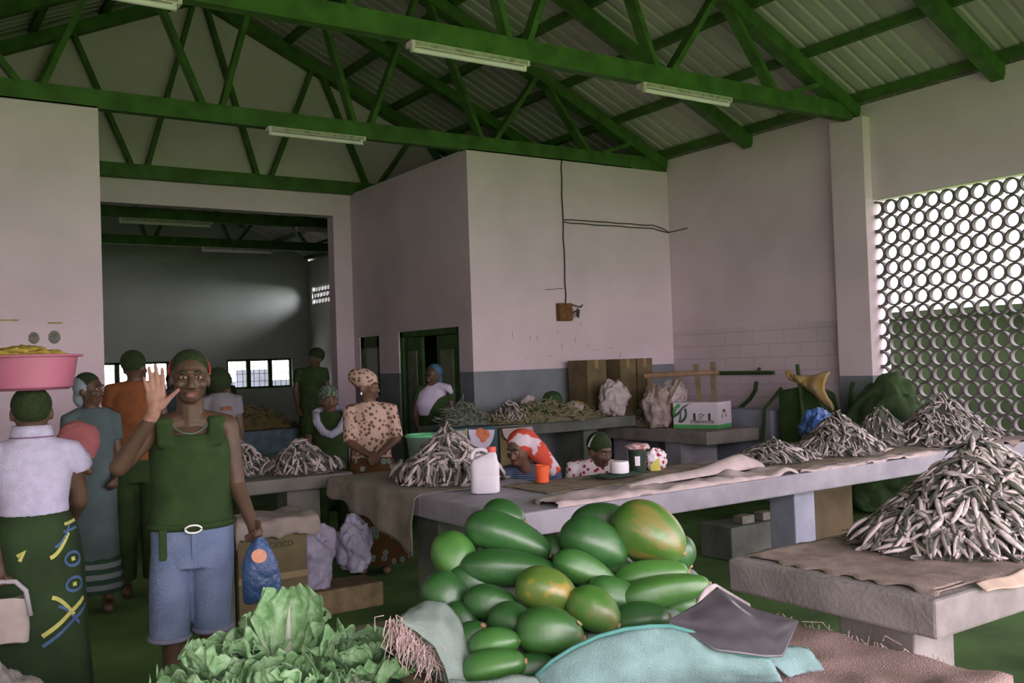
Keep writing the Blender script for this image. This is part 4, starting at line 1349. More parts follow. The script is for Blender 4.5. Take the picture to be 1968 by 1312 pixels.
def onface(pts, m, nm, face='front', off=0.0008):
    q = MB()
    vs = []
    for a, b in pts:
        p = cor + fx * (a - W_) + fn_ * off + Vector((0, 0, b)) if face == 'front' else cor + fx * off - fn_ * a + Vector((0, 0, b))
        vs.append(p)
    a = q.verts(vs)
    q.face(a)
    return make(nm, q, m, parent=t, normals=False)
onface([(0, 0.0), (W_, 0.0), (W_, 0.042), (0, 0.042)], M_gr, 'base_stripe')
onface([(0, 0.0), (D_, 0.0), (D_, 0.042), (0, 0.042)], M_gr, 'base_stripe', 'side')
def arcp(cx, cz, r0, r1, a0, a1, n=20, sx=1.0):
    P = [(cx + sx * r0 * math.cos(a0 + (a1 - a0) * k / n), cz + r0 * math.sin(a0 + (a1 - a0) * k / n)) for k in range(n + 1)]
    P += [(cx + sx * r1 * math.cos(a1 + (a0 - a1) * k / n), cz + r1 * math.sin(a1 + (a0 - a1) * k / n)) for k in range(n + 1)]
    return P
onface(arcp(0.085, 0.165, 0.105, 0.065, 0.5 * PI, 1.15 * PI, sx=0.8), M_gr, 'printed_leaf')
onface(arcp(0.085, 0.165, 0.105, 0.07, -0.6 * PI, 0.2 * PI, sx=0.8), M_dkgr, 'printed_leaf')
onface([(0.0, 0.11), (0.07, 0.15), (0.13, 0.22), (0.19, 0.262), (0.25, 0.275), (0.18, 0.268), (0.12, 0.237), (0.06, 0.18), (0.0, 0.135)], M_dkgr, 'printed_leaf', off=0.0012)
onface([(0.07, 0.10), (0.085, 0.17), (0.10, 0.18), (0.097, 0.10)], M_dkgr, 'printed_leaf', off=0.0012)
M_hole = mat('hand_hole', (0.06, 0.055, 0.02), 0.9, 0.2, 20)
for a in (0.255, 0.43):
    onface([(a - 0.014, 0.09), (a + 0.014, 0.09), (a + 0.014, 0.155), (a + 0.006, 0.168), (a - 0.006, 0.168), (a - 0.014, 0.155)], M_hole, 'hand_hole', off=0.001)
onface(arcp(0.335, 0.13, 0.032, 0.024, 0.1 * PI, 1.6 * PI), M_dkgr, 'printed_emblem')
onface([(0.325, 0.125), (0.36, 0.15), (0.385, 0.155), (0.36, 0.14), (0.33, 0.115)], M_dkgr, 'printed_emblem', off=0.0012)
onface(arcp(0.16, 0.16, 0.045, 0.02, 0.1, PI - 0.1), M_hole, 'printed_emblem', 'side')
onface([(0.10, 0.12), (0.125, 0.11), (0.12, 0.15), (0.10, 0.155)], M_hole, 'printed_emblem', 'side')
onface([(0.2, 0.11), (0.222, 0.12), (0.222, 0.155), (0.2, 0.15)], M_hole, 'printed_emblem', 'side')
lettering('STERKWATER', 0.045, 'lettering', M_dkgr, t, cor + fx * (0.345 - W_) + fn_ * 0.0015 + Vector((0, 0, 0.058)), fx, (0, 0, 1), 0.0012, 'CENTER')

# ------------------------------------------------------------------ goods on the far counter and along the store wall
def carton(x0, x1, y0, y1, z0, z1, label, m=None, rot=0.0):
    t = thing('carton', ((x0 + x1) / 2, (y0 + y1) / 2, z0), label, 'carton', 'brown cartons at the store wall')
    q = MB(); q.box((x0, y0, z0), (x1, y1, z1)); make('box_walls', q, m or M_card, parent=t, bevel=0.004)
    q = MB(); q.box((x0 + 0.01, (y0 + y1) / 2 - 0.025, z1), (x1 - 0.01, (y0 + y1) / 2 + 0.025, z1 + 0.001)); q.box(((x0 + x1) / 2 - 0.025, y0 - 0.001, z1 - 0.1), ((x0 + x1) / 2 + 0.025, y0 - 0.0005, z1)); make('packing_tape', q, mat('tape', (0.27, 0.2, 0.1), 0.5, 0.1, 10), parent=t)
    return t
carton(6.76, 7.04, 8.52, 8.88, 0.952, 1.585, 'tall brown carton nearest the grey dado, first of the row by the store wall')
carton(7.17, 7.41, 8.42, 8.80, 0.802, 1.585, 'brown carton in the middle of the row by the store wall')
carton(7.43, 7.67, 8.42, 8.80, 0.802, 1.585, 'brown carton at the row end nearest the block wall')
M_sack = mat('tan_plastic_sack', (0.36, 0.30, 0.27), 0.65, 0.2, 9, bump=0.8, bscale=26)
M_sackp = mat('pale_plastic_sack', (0.48, 0.42, 0.42), 0.6, 0.18, 9, bump=0.8, bscale=26)
lump('sack', (6.85, 8.18, 1.14), (0.17, 0.15, 0.22), 0.28, 1.7, 1, M_sackp, 'pale plump plastic sack leaning on the first brown carton', 'sack', 'sacks on the far counter', crumple=0.10)
lump('sack', (7.28, 7.95, 1.03), (0.16, 0.17, 0.26), 0.30, 1.9, 4, M_sack, 'tan sack behind the timber trestle post', 'sack', 'sacks on the far counter', crumple=0.10)
lump('sack', (7.55, 7.92, 1.05), (0.17, 0.14, 0.28), 0.34, 1.8, 7, M_sackp, 'crumpled pale sack between trestle and white carton', 'sack', 'sacks on the far counter', crumple=0.10)
lump('sack', (6.35, 8.3, 1.04), (0.12, 0.12, 0.10), 0.32, 2.2, 9, M_sack, 'small tan sack on the produce heap', 'sack', 'sacks on the far counter', crumple=0.10)
t = thing('trestle', (7.38, 7.80, 0.80), 'rough timber trestle with a peeled horizontal pole on the far counter', 'trestle')
M_pole = mat('peeled_pole', (0.30, 0.19, 0.115), 0.85, 0.15, 14)
M_post = mat('grey_timber', (0.20, 0.16, 0.10), 0.9, 0.2, 12)
q = MB(); q.tube([(7.18, 8.02, 1.385), (7.45, 7.72, 1.40), (7.72, 7.40, 1.405)], [0.03, 0.033, 0.028], 10); make('pole', q, M_pole, parent=t, smooth='auto')
for (x, y, z) in ((7.22, 7.97, 1.36), (7.68, 7.45, 1.52)):
    q = MB(); q.bar((x, y, 0.802), (x, y, z), 0.05, 0.05, up=(1, 0.4, 0)); make('post', q, M_post, parent=t)
q = MB(); q.bar((7.60, 7.55, 0.81), (7.56, 7.60, 1.50), 0.05, 0.03, up=(1, 0.4, 0)); make('post', q, M_post, parent=t)
q = MB(); q.bar((7.25, 7.93, 0.83), (7.45, 7.7, 1.38), 0.025, 0.025); make('brace', q, M_post, parent=t)
tangle('produce_heap', (6.0, 8.36, 0.95), 0.20, 0.85, 0.40, 460, 0.10, 0.008, mat('dry_leaf_heap', (0.13, 0.15, 0.07), 0.9, 0.3, 20, col2=(0.30, 0.26, 0.17)), 'brown and green heap of dry leaves spread along the back counter', 13)
tangle('produce_heap', (7.5, 8.3, 0.80), 0.24, 0.34, 0.5, 260, 0.12, 0.008, mat('dry_leaf_heap_b', (0.15, 0.15, 0.08), 0.9, 0.3, 20, col2=(0.30, 0.25, 0.18)), 'heap of dry leaves and husks under the timber trestle', 15)
tangle('greens_heap', (5.85, 8.2, 0.95), 0.15, 0.2, 0.1, 120, 0.08, 0.007, mat('dark_greens', (0.05, 0.12, 0.03), 0.8, 0.3, 20), 'heap of dark greens next to the conical fish heap', 17)
t = thing('cooking_pot', (6.2, 8.45, 1.13), 'round dark pot upside down on the leaf heap below the dado', 'pot')
q = MB(); q.lathe((6.2, 8.45, 1.11), [(0.105, 0.0), (0.115, 0.02), (0.11, 0.08), (0.08, 0.13), (0.03, 0.15), (0.001, 0.152)], 24); make('pot_body', q, mat('sooty_pot', (0.03, 0.07, 0.02), 0.7, 0.2, 10), parent=t, smooth='auto')
q = MB(); q.tube([(6.2 + 0.115 * math.cos(2 * PI * k / 24), 8.45 + 0.115 * math.sin(2 * PI * k / 24), 1.118) for k in range(25)], 0.008, 6); make('rim', q, MATS['sooty_pot'], parent=t)
lump('bundle', (5.98, 8.6, 1.1), (0.10, 0.09, 0.12), 0.2, 1.5, 11, M_sackp, 'small pale cloth bundle beside the upturned dark pot', 'bundle', crumple=0.1)
lump('onion_bag', (6.42, 8.3, 1.08), (0.09, 0.08, 0.06), 0.2, 2.5, 12, mat('ochre_net', (0.33, 0.26, 0.08), 0.8, 0.25, 30), 'small ochre net bag on the leaf heap', 'bag')
# cartons in front of the back counter
t = thing('carton', (4.75, 7.75, 0), 'dark blue carton with a white disc of orange fruit printed on it', 'carton')
q = MB(); q.box((4.42, 7.70, 0), (4.98, 7.98, 0.985)); make('box_walls', q, mat('dark_blue_carton', (0.035, 0.075, 0.09), 0.8, 0.2, 6), parent=t, bevel=0.005)
def disc_y(x, y, z, r, sx, sz, m, nm, a0=0, a1=2 * PI):
    q = MB(); q.face(q.verts([(x + r * sx * math.cos(a0 + (a1 - a0) * k / 28), y, z + r * sz * math.sin(a0 + (a1 - a0) * k / 28)) for k in range(28)])); return make(nm, q, m, parent=t, normals=False)
disc_y(4.80, 7.698, 0.97, 0.155, 0.95, 1.28, mat('pale_print', (0.55, 0.52, 0.62), 0.8, 0.08, 8), 'printed_disc', PI, 2 * PI)
for x, z, r in ((4.78, 0.93, 0.055), (4.84, 0.91, 0.05), (4.81, 0.87, 0.04)):
    disc_y(x, 7.696 - 0.0005 * x, z, r, 0.9, 0.9, mat('orange_print', (0.55, 0.17, 0.08), 0.8, 0.2, 30), 'printed_fruit')
q = MB(); q.face(q.verts([(4.50, 7.698, 0.80), (4.62, 7.698, 0.80), (4.62, 7.698, 0.97), (4.50, 7.698, 0.97)])); make('printed_panel', q, mat('grey_print', (0.3, 0.31, 0.27), 0.8, 0.2, 20), parent=t, normals=False)
q = MB(); q.box((4.485, 7.697, 0.79), (4.50, 7.699, 0.98)); q.box((4.62, 7.697, 0.79), (4.635, 7.699, 0.98)); make('printed_panel', q, mat('yellow_print', (0.45, 0.45, 0.12), 0.8, 0.1, 20), parent=t)
t = thing('carton', (5.2, 7.8, 0), 'brown carton with a sagging pale flap next to the dark blue carton', 'carton')
q = MB(); q.box((5.02, 7.72, 0), (5.42, 7.98, 0.94)); make('box_walls', q, M_card, parent=t, bevel=0.005)
q = MB(); q.grid(lambda u, v: Vector((5.03 + 0.36 * u, 7.70 - 0.03 * v, 0.95 - 0.16 * v * math.sin(PI * (0.15 + 0.7 * u)))), 12, 6); make('flap', q, mat('pale_flap', (0.36, 0.31, 0.27), 0.9, 0.1, 8), parent=t, solid=0.004)
# ------------------------------------------------------------------ barrow, bars, tarp along the right wall
t = thing('wheelbarrow', (8.1, 6.5, 0), 'dark upended wheelbarrow leaning against the pilaster wall', 'wheelbarrow')
M_barr = mat('dark_barrow_steel', (0.035, 0.075, 0.02), 0.7, 0.25, 6)
q = MB()
A = [(7.95, 6.10, 0.52), (7.95, 6.78, 0.52), (7.95, 6.80, 1.20), (7.95, 6.30, 1.28)]
B = [(8.3, 6.2, 0.62), (8.3, 6.66, 0.62), (8.35, 6.62, 1.12), (8.35, 6.36, 1.16)]
a = q.verts(A); b = q.verts(B)
q.face(list(reversed(b)))
for i in range(4):
    j = (i + 1) % 4
    q.face([a[i], a[j], b[j], b[i]])
q.face(a)
make('tray', q, M_barr, parent=t, bevel=0.03)
for y0, y1, z1 in ((6.95, 6.72, 1.22), (6.45, 6.50, 1.47)):
    q = MB(); q.tube([(7.9, y0 + (0.12 if y0 > 6.5 else 0), 0.0), (7.92, y0, 1.0), (7.93, y1, z1)], 0.02, 8); make('handle', q, M_barr, parent=t, smooth='auto')
q = MB(); q.tube([(8.2, 6.1, 0.9), (8.1, 5.98, 1.22), (8.08, 5.93, 1.29)], 0.022, 8); make('leg', q, M_barr, parent=t, smooth='auto')
q = MB(); q.tube([(8.1, 6.1, 0.54), (8.1, 6.15, 0.2)], 0.02, 8); q.tube([(8.1, 6.16 + 0.17 * math.cos(2 * PI * k / 24), 0.2 + 0.17 * math.sin(2 * PI * k / 24)) for k in range(25)], 0.03, 8); make('wheel', q, M_barr, parent=t, smooth='auto')
mb = MB()
def f_yel(u, v):
    y = 6.66 - 0.55 * u
    z = 1.385 - 0.04 * math.sin(PI * u) - 0.32 * v * max(0, (u - 0.3)) / 0.7 - 0.06 * v
    return Vector((7.93 - 0.05 * math.sin(PI * v) * (0.4 + u) + 0.012 * math.sin(u * 14), y - 0.06 * v * (1 - u) + 0.03 * math.sin(v * 5) * u, z + 0.03 * noise.noise(Vector((u * 4, v * 4, 3)))))
mb.grid(f_yel, 30, 20)
tag(make('yellow_sack', mb, mat('ochre_cloth', (0.42, 0.27, 0.06), 0.85, 0.18, 9, col2=(0.46, 0.36, 0.22), bump=0.5, bscale=40), smooth=True, solid=0.03), 'limp ochre yellow sack thrown over the upended barrow', 'sack')
lump('tarpaulin', (8.05, 5.55, 0.62), (0.32, 0.52, 0.68), 0.22, 1.5, 21, mat('dark_tarp', (0.05, 0.095, 0.035), 0.8, 0.3, 5, bump=0.6, bscale=20), 'big dark tarpaulin heap in front of the claustra corner', 'tarpaulin', crumple=0.07)
q = MB(); q.tube([(8.53, 8.37, 1.375), (8.53, 7.33, 1.37)], 0.022, 8); q.tube([(8.53, 7.55, 1.37), (8.53, 7.54, 1.43)], 0.02, 6)
tag(make('metal_bar', q, M_barr, smooth='auto'), 'dark horizontal metal bar fixed on the block wall', 'bar')
q = MB(); q.tube([(8.38, 7.46, 1.27), (8.40, 7.5, 1.17), (8.42, 7.6, 1.07), (8.42, 7.72, 0.99), (8.4, 7.85, 0.88), (8.4, 8.0, 0.5), (8.4, 8.05, 0.0)], 0.024, 8)
tag(make('bent_pipe', q, M_barr, smooth='auto'), 'dark bent pipe standing below the metal bar on the block wall', 'pipe')
t = thing('carton', (6.75, 5.5, 0), 'low tan carton behind the long counter under the blue bag', 'carton')
q = MB(); q.box((6.45, 5.28, 0), (7.1, 5.62, 0.80)); make('box_walls', q, mat('tan_carton', (0.15, 0.12, 0.07), 0.9, 0.15, 5), parent=t, bevel=0.006)
q = MB(); q.box((6.45, 5.27, 0.74), (7.1, 5.2795, 0.80)); make('flap', q, MATS['tan_carton'], parent=t)
M_blue = mat('blue_plastic_bag', (0.045, 0.115, 0.33), 0.4, 0.25, 8, spec=0.6, bump=0.9, bscale=22)
lump('blue_bag', (6.86, 5.42, 0.93), (0.17, 0.14, 0.155), 0.35, 1.7, 2, M_blue, 'crumpled bright blue plastic bag behind the middle fish heap', 'bag', crumple=0.10)
M_bluegrey = mat('blue_grey_board', (0.27, 0.29, 0.36), 0.85, 0.12, 5)
mb = MB(); mb.box((7.96, 6.9, 0.0), (8.3, 7.9, 0.98)); tag(make('locker', mb, M_bluegrey, bevel=0.01), 'blue-grey plastered block beside the white printed carton', 'block')

# ------------------------------------------------------------------ under the counters on the left
t = thing('carton', (2.04, 5.75, 0), 'tall brown carton with a line of dark print behind the blue carrier bag', 'carton')
M_card2 = mat('aged_carton', (0.14, 0.115, 0.06), 0.9, 0.2, 5)
q = MB(); q.box((1.80, 5.72, 0), (2.24, 6.08, 0.66)); make('box_walls', q, M_card2, parent=t, bevel=0.005)
lettering('ocinco', 0.075, 'lettering', mat('dark_print', (0.06, 0.07, 0.03), 0.8, 0.2, 20), t, (1.95, 5.7185, 0.50), (1, 0, 0), (0, 0, 1), 0.001)
q = MB(); q.box((1.80, 5.715, 0.30), (2.24, 5.7195, 0.34)); make('packing_tape', q, MATS['tape'], parent=t)
drape('beige_cloth', 1.80, 2.30, 5.70, 6.10, 0.665, (0.06, 0.05, 0.11, 0.05), mat('beige_sacking', (0.27, 0.23, 0.205), 0.9, 0.2, 7), 'beige cloth crumpled over the tall brown carton', seed=44, amp=0.035, nu=40, nv=30, wave=0.05)
lump('white_sack', (2.36, 5.95, 0.36), (0.15, 0.14, 0.24), 0.3, 1.6, 31, mat('lilac_white_plastic', (0.36, 0.345, 0.45), 0.5, 0.2, 7, bump=0.8, bscale=16), 'lilac-white plastic sack beside the tall brown carton', 'sack', crumple=0.10)
lump('white_sack', (2.64, 5.9, 0.40), (0.12, 0.12, 0.19), 0.3, 1.6, 35, MATS['lilac_white_plastic'], 'lilac-white plastic sack behind the dark counter leg', 'sack', crumple=0.10)
mb = MB(); mb.box((2.18, 5.8, 0.0), (2.8, 6.1, 0.16)); tag(make('pallet_board', mb, MATS['worn_wood'], bevel=0.01), 'low board under the lilac-white sacks', 'board')
lump('cloth_bundle', (1.72, 5.85, 0.58), (0.10, 0.10, 0.12), 0.3, 1.8, 38, MATS['beige_sacking'], 'greyish cloth bundle beside the hip of the waving man', 'bundle', crumple=0.12)
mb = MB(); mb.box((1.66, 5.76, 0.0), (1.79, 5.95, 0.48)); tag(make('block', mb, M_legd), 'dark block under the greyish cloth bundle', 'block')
t = thing('bench', (2.0, 4.0, 0), 'low dark bench between the lettuces and the long counter', 'bench')
q = MB(); q.box((1.72, 3.75, 0.36), (2.62, 4.05, 0.41)); make('seat', q, M_burlapd, parent=t)
for x in (1.82, 2.52):
    q = MB(); q.box((x - 0.03, 3.80, 0), (x + 0.03, 4.0, 0.36)); make('leg', q, M_burlapd, parent=t)
# in the bottom left corner and under the long counter
lump('floor_sack', (0.33, 3.80, 0.30), (0.17, 0.16, 0.32), 0.25, 1.7, 61, mat('dusty_sack', (0.20, 0.19, 0.17), 0.9, 0.25, 8, bump=0.5, bscale=40), 'dusty grey sack standing on the floor in front of the yellow-printed skirt', 'sack')
t = thing('crate', (5.8, 5.25, 0), 'dark crate with pale packets under the long counter', 'crate')
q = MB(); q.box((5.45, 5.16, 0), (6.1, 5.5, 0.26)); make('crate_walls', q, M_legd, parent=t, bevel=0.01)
for x in (5.62, 5.86):
    q = MB(); q.box((x, 5.2, 0.26), (x + 0.14, 5.3, 0.325)); make('packet', q, mat('dull_packet', (0.25, 0.24, 0.2), 0.8, 0.15, 20), parent=t, bevel=0.008)
# ------------------------------------------------------------------ people
M_skin = mat('dark_skin', (0.085, 0.05, 0.03), 0.5, 0.12, 14, spec=0.4)
M_skinb = mat('brown_skin', (0.125, 0.07, 0.045), 0.5, 0.12, 14, spec=0.4)
M_palm = mat('palm_skin', (0.34, 0.185, 0.14), 0.55, 0.12, 30, spec=0.3)
M_hair = mat('black_hair', (0.022, 0.04, 0.011), 0.85, 0.3, 60, bump=0.6, bscale=160)
M_eye = mat('eye_white', (0.33, 0.29, 0.25), 0.35, 0.05, 20)
M_iris = mat('eye_iris', (0.012, 0.01, 0.008), 0.3, 0.1, 20)
M_lip = mat('lips', (0.16, 0.065, 0.055), 0.5, 0.15, 30)
M_teeth = mat('teeth', (0.6, 0.55, 0.5), 0.4, 0.05, 20)

class Person:
    """local frame: x to the viewer's right, y away from the viewer, z up"""

    def __init__(s, name, x, y, label, cat='person', turn=0.0, z=0.0, group=None):
        b = math.atan2(x, y)
        s.loc = Vector((x, y, z))
        s.X = Vector((math.cos(b), -math.sin(b), 0))
        s.Y = Vector((math.sin(b), math.cos(b), 0))
        s.root = thing(name, (x, y, z), label, cat, group)
        s.mb = MB()

    def w(s, p):
        return s.loc + s.X * p[0] + s.Y * p[1] + Vector((0, 0, p[2]))

    def basis(s, yaw=0.0, pitch=0.0, roll=0.0):
        """columns: right, back, up of a head turned by yaw to the viewer's right"""
        base = Matrix((s.X, s.Y, Vector((0, 0, 1)))).transposed()
        return base @ Matrix.Rotation(yaw, 3, 'Z') @ Matrix.Rotation(roll, 3, 'Y') @ Matrix.Rotation(pitch, 3, 'X')

    def cap(s, a, b, r0, r1, mb=None):
        (mb or s.mb).cap_tube(s.w(a), s.w(b), r0, r1)

    def ell(s, c, r, R=None, mb=None):
        (mb or s.mb).ell(s.w(c), r, R if R is not None else s.basis())

    def head(s, c, R, k=1.0, smile=False, detail=True):
        """cranium, jaw, nose, ears into the body; eyes, brows, mouth as parts"""
        C = s.w(c)
        s.headC, s.headR, s.headk = C, R, k
        at = lambda x, y, z: C + R @ (Vector((x, y, z)) * k)
        q = s.mb
        q.ell(at(0, 0.012, 0.030), (0.076 * k, 0.094 * k, 0.082 * k), R)
        q.ell(at(0, -0.012, -0.03), (0.066 * k, 0.075 * k, 0.078 * k), R)
        q.ell(at(0, -0.035, -0.078), (0.042 * k, 0.046 * k, 0.030 * k), R)
        for sx in (-1, 1):
            q.ell(at(sx * 0.043, -0.055, -0.022), (0.026 * k, 0.026 * k, 0.024 * k), R)
            q.ell(at(sx * 0.078, 0.012, -0.01), (0.010 * k, 0.02 * k, 0.032 * k), R)
            q.ell(at(sx * 0.013, -0.096, -0.034), (0.011 * k, 0.012 * k, 0.009 * k), R)
        q.cap_tube(at(0, -0.080, 0.012), at(0, -0.1, -0.028), 0.009 * k, 0.014 * k)
        q.ell(at(0, -0.074, 0.030), (0.052 * k, 0.016 * k, 0.012 * k), R)
        if not detail:
            return
        for sx in (-1, 1):
            e = MB(); e.ell(at(sx * 0.031, -0.077, 0.008), (0.0145 * k, 0.009 * k, 0.0075 * k), R, 12, 8)
            eo = make('eye', e, M_eye, parent=s.root, smooth=True)
            e = MB(); e.ell(at(sx * 0.031, -0.0845, 0.008), (0.0062 * k, 0.003 * k, 0.0062 * k), R, 10, 6); make('iris', e, M_iris, parent=eo, smooth=True)
            e = MB(); e.tube([at(sx * 0.014, -0.089, 0.030), at(sx * 0.032, -0.090, 0.036), at(sx * 0.05, -0.078, 0.030)], [0.003 * k, 0.0045 * k, 0.002 * k], 6); make('eyebrow', e, M_hair, parent=s.root, smooth=True)
        e = MB()
        e.tube([at(-0.028, -0.076, -0.060), at(-0.012, -0.089, -0.0605), at(0.012, -0.089, -0.0605), at(0.028, -0.076, -0.060)], [0.003 * k, 0.0065 * k, 0.0065 * k, 0.003 * k], 8)
        e.tube([at(-0.026, -0.075, -0.062), at(-0.012, -0.085, -0.075), at(0.012, -0.085, -0.075), at(0.026, -0.075, -0.062)], [0.003 * k, 0.0075 * k, 0.0075 * k, 0.003 * k], 8)
        mo = make('lips', e, M_lip, parent=s.root, smooth=True)
        if smile:
            e = MB(); e.ell(at(0, -0.083, -0.0665), (0.017 * k, 0.006 * k, 0.005 * k), R, 12, 8); make('teeth', e, M_teeth, parent=mo, smooth=True)

    def hair(s, size=1.05, m=None, name='hair', up=0.012, back=0.022, puff=1.0):
        C, R, k = s.headC, s.headR, s.headk
        q = MB()
        q.ell(C + R @ (Vector((0, back, 0.036 + up)) * k), (0.078 * k * size * puff, 0.088 * k * size, 0.080 * k * size * puff), R, 24, 16)
        return make(name, q, m or M_hair, parent=s.root, smooth=True)

    def body(s, m=None, voxel=0.008, palm=None, name='body'):
        me = fuse(s.mb, voxel, 4)
        me.transform(Matrix.Translation(-wloc(s.root)))
        me.materials.append(m or M_skin)
        if palm:
            me.materials.append(M_palm)
            c, r = s.w(palm[0]), palm[1]
            n = -s.Y
            for p in me.polygons:
                wc = p.center + wloc(s.root)
                if (wc - c).length < r and p.normal.dot(n) > 0.15:
                    p.material_index = 1
        for p in me.polygons:
            p.use_smooth = True
        o = bpy.data.objects.new(name, me)
        COL.objects.link(o)
        o.parent = s.root
        return o

    def cloth(s, name, mb, m, voxel=0.010, label=None):
        me = fuse(mb, voxel, 3)
        me.transform(Matrix.Translation(-wloc(s.root)))
        for q in (m if isinstance(m, (list, tuple)) else [m]):
            me.materials.append(q)
        for p in me.polygons:
            p.use_smooth = True
        o = bpy.data.objects.new(name, me)
        COL.objects.link(o)
        o.parent = s.root
        if label:
            o['label'] = label
        return o

    def loft(s, rings_, mb=None, n=36, fold=0.0, nf=9, cap=(True, True)):
        """elliptic rings (cx, cy, z, rx, ry) in the local frame; fold ripples toward the last ring"""
        q = mb or MB()
        R = []
        N = len(rings_)
        for i, (cx, cy, z, rx, ry) in enumerate(rings_):
            f = fold * i / max(1, N - 1)
            R.append([s.w((cx + rx * math.cos(a) * (1 + f * math.sin(nf * a)), cy + ry * math.sin(a) * (1 + f * math.sin(nf * a)), z)) for a in [2 * PI * k / n for k in range(n)]])
        q.rings(R, cap)
        return q

def fuse(mb, voxel, smooth=3):
    """one continuous surface from overlapping closed shapes"""
    bmesh.ops.recalc_face_normals(mb.bm, faces=mb.bm.faces)
    me = bpy.data.meshes.new('fuse')
    mb.bm.to_mesh(me); mb.bm.free()
    o = bpy.data.objects.new('fuse', me)
    COL.objects.link(o)
    md = o.modifiers.new('r', 'REMESH'); md.mode = 'VOXEL'; md.voxel_size = voxel
    md = o.modifiers.new('s', 'SMOOTH'); md.factor = 0.5; md.iterations = smooth
    dg = bpy.context.evaluated_depsgraph_get()
    out = bpy.data.meshes.new_from_object(o.evaluated_get(dg))
    bpy.data.objects.remove(o)
    out.materials.clear()
    return out

def hand_curled(P, wrist, knuck, side, mb, k=1.0):
    """closed hand gripping: palm plus four bent fingers and a thumb; side = direction the fingers wrap (local)"""
    w, kn = Vector(wrist), Vector(knuck)
    d = (kn - w).normalized()
    sd = Vector(side).normalized()
    ac = d.cross(sd).normalized()
    P.cap(w, w.lerp(kn, 0.9), 0.026 * k, 0.03 * k, mb)
    for i in range(4):
        o = ac * (i - 1.5) * 0.019 * k
        b = kn + o - d * 0.01
        m1 = b + d * 0.022 * k + sd * 0.012 * k
        m2 = m1 + sd * 0.026 * k - d * 0.004 * k
        m3 = m2 - d * 0.022 * k + sd * 0.002
        P.cap(b, m1, 0.0105 * k, 0.0095 * k, mb); P.cap(m1, m2, 0.0095 * k, 0.009 * k, mb); P.cap(m2, m3, 0.009 * k, 0.008 * k, mb)
    t0 = w.lerp(kn, 0.35) - ac * 0.03 * k
    t1 = t0 + d * 0.035 * k + sd * 0.022 * k - ac * 0.008 * k
    t2 = t1 + d * 0.014 * k + sd * 0.022 * k + ac * 0.018 * k
    P.cap(t0, t1, 0.013 * k, 0.011 * k, mb); P.cap(t1, t2, 0.011 * k, 0.009 * k, mb)

def legs_feet(P, lx, rx, hipz, knee=0.46, y=0.0, r=0.05, mb=None):
    for x in (lx, rx):
        P.cap((x * 0.9, y, hipz), (x, y - 0.01, knee), 0.08, 0.056, mb)
        P.cap((x, y - 0.01, knee), (x, y + 0.015, 0.30), 0.054, 0.052, mb)
        P.cap((x, y + 0.015, 0.30), (x, y, 0.09), 0.052, 0.036, mb)
        P.cap((x, y + 0.03, 0.045), (x, y - 0.15, 0.035), 0.04, 0.034, mb)

# --- the man waving
P = Person('person', 1.165, 4.33, 'person in a black tank top and denim knee shorts waving with a raised open hand')
hc = (0.004, 0.0, 1.572)
P.cap((0, 0.03, 1.36), (0.0, 0.012, 1.50), 0.062, 0.056)
P.head(hc, P.basis(0.05, 0.03, 0.03), 1.02, smile=True)
P.ell((0, 0.03, 1.24), (0.165, 0.105, 0.15)); P.ell((0, 0.035, 1.05), (0.145, 0.10, 0.17)); P.ell((0, 0.03, 0.91), (0.16, 0.108, 0.11))
for sx in (-1, 1):
    P.cap((0.0, 0.03, 1.385), (sx * 0.155, 0.03, 1.355), 0.06, 0.052)
    P.ell((sx * 0.08, -0.03, 1.25), (0.072, 0.045, 0.062))
# raised arm
sh, el, wr = (-0.155, 0.03, 1.35), (-0.292, -0.12, 1.208), (-0.148, -0.19, 1.425)
P.cap(sh, el, 0.052, 0.040); P.cap(el, wr, 0.041, 0.027)
P.cap(wr, (-0.136, -0.20, 1.47), 0.028, 0.030)
P.ell((-0.134, -0.205, 1.492), (0.040, 0.017, 0.052)); P.ell((-0.112, -0.212, 1.472), (0.022, 0.018, 0.030), P.basis(0, 0, 0.5))
for b, m, tip, r in (((-0.166, 1.528), (-0.174, 1.562), (-0.179, 1.594), 0.0082), ((-0.147, 1.538), (-0.153, 1.590), (-0.158, 1.634), 0.0092), ((-0.126, 1.541), (-0.129, 1.596), (-0.132, 1.645), 0.0095), ((-0.105, 1.536), (-0.104, 1.585), (-0.106, 1.628), 0.0092)):
    P.cap((b[0], -0.205, b[1] - 0.03), (b[0], -0.207, b[1]), r * 1.15, r * 1.05)
    P.cap((b[0], -0.207, b[1]), (m[0], -0.213, m[1]), r * 1.05, r); P.cap((m[0], -0.213, m[1]), (tip[0], -0.222, tip[1] - 0.008), r, r * 0.82)
P.cap((-0.110, -0.21, 1.462), (-0.080, -0.22, 1.495), 0.015, 0.012); P.cap((-0.080, -0.22, 1.495), (-0.044, -0.232, 1.528), 0.0115, 0.0088)
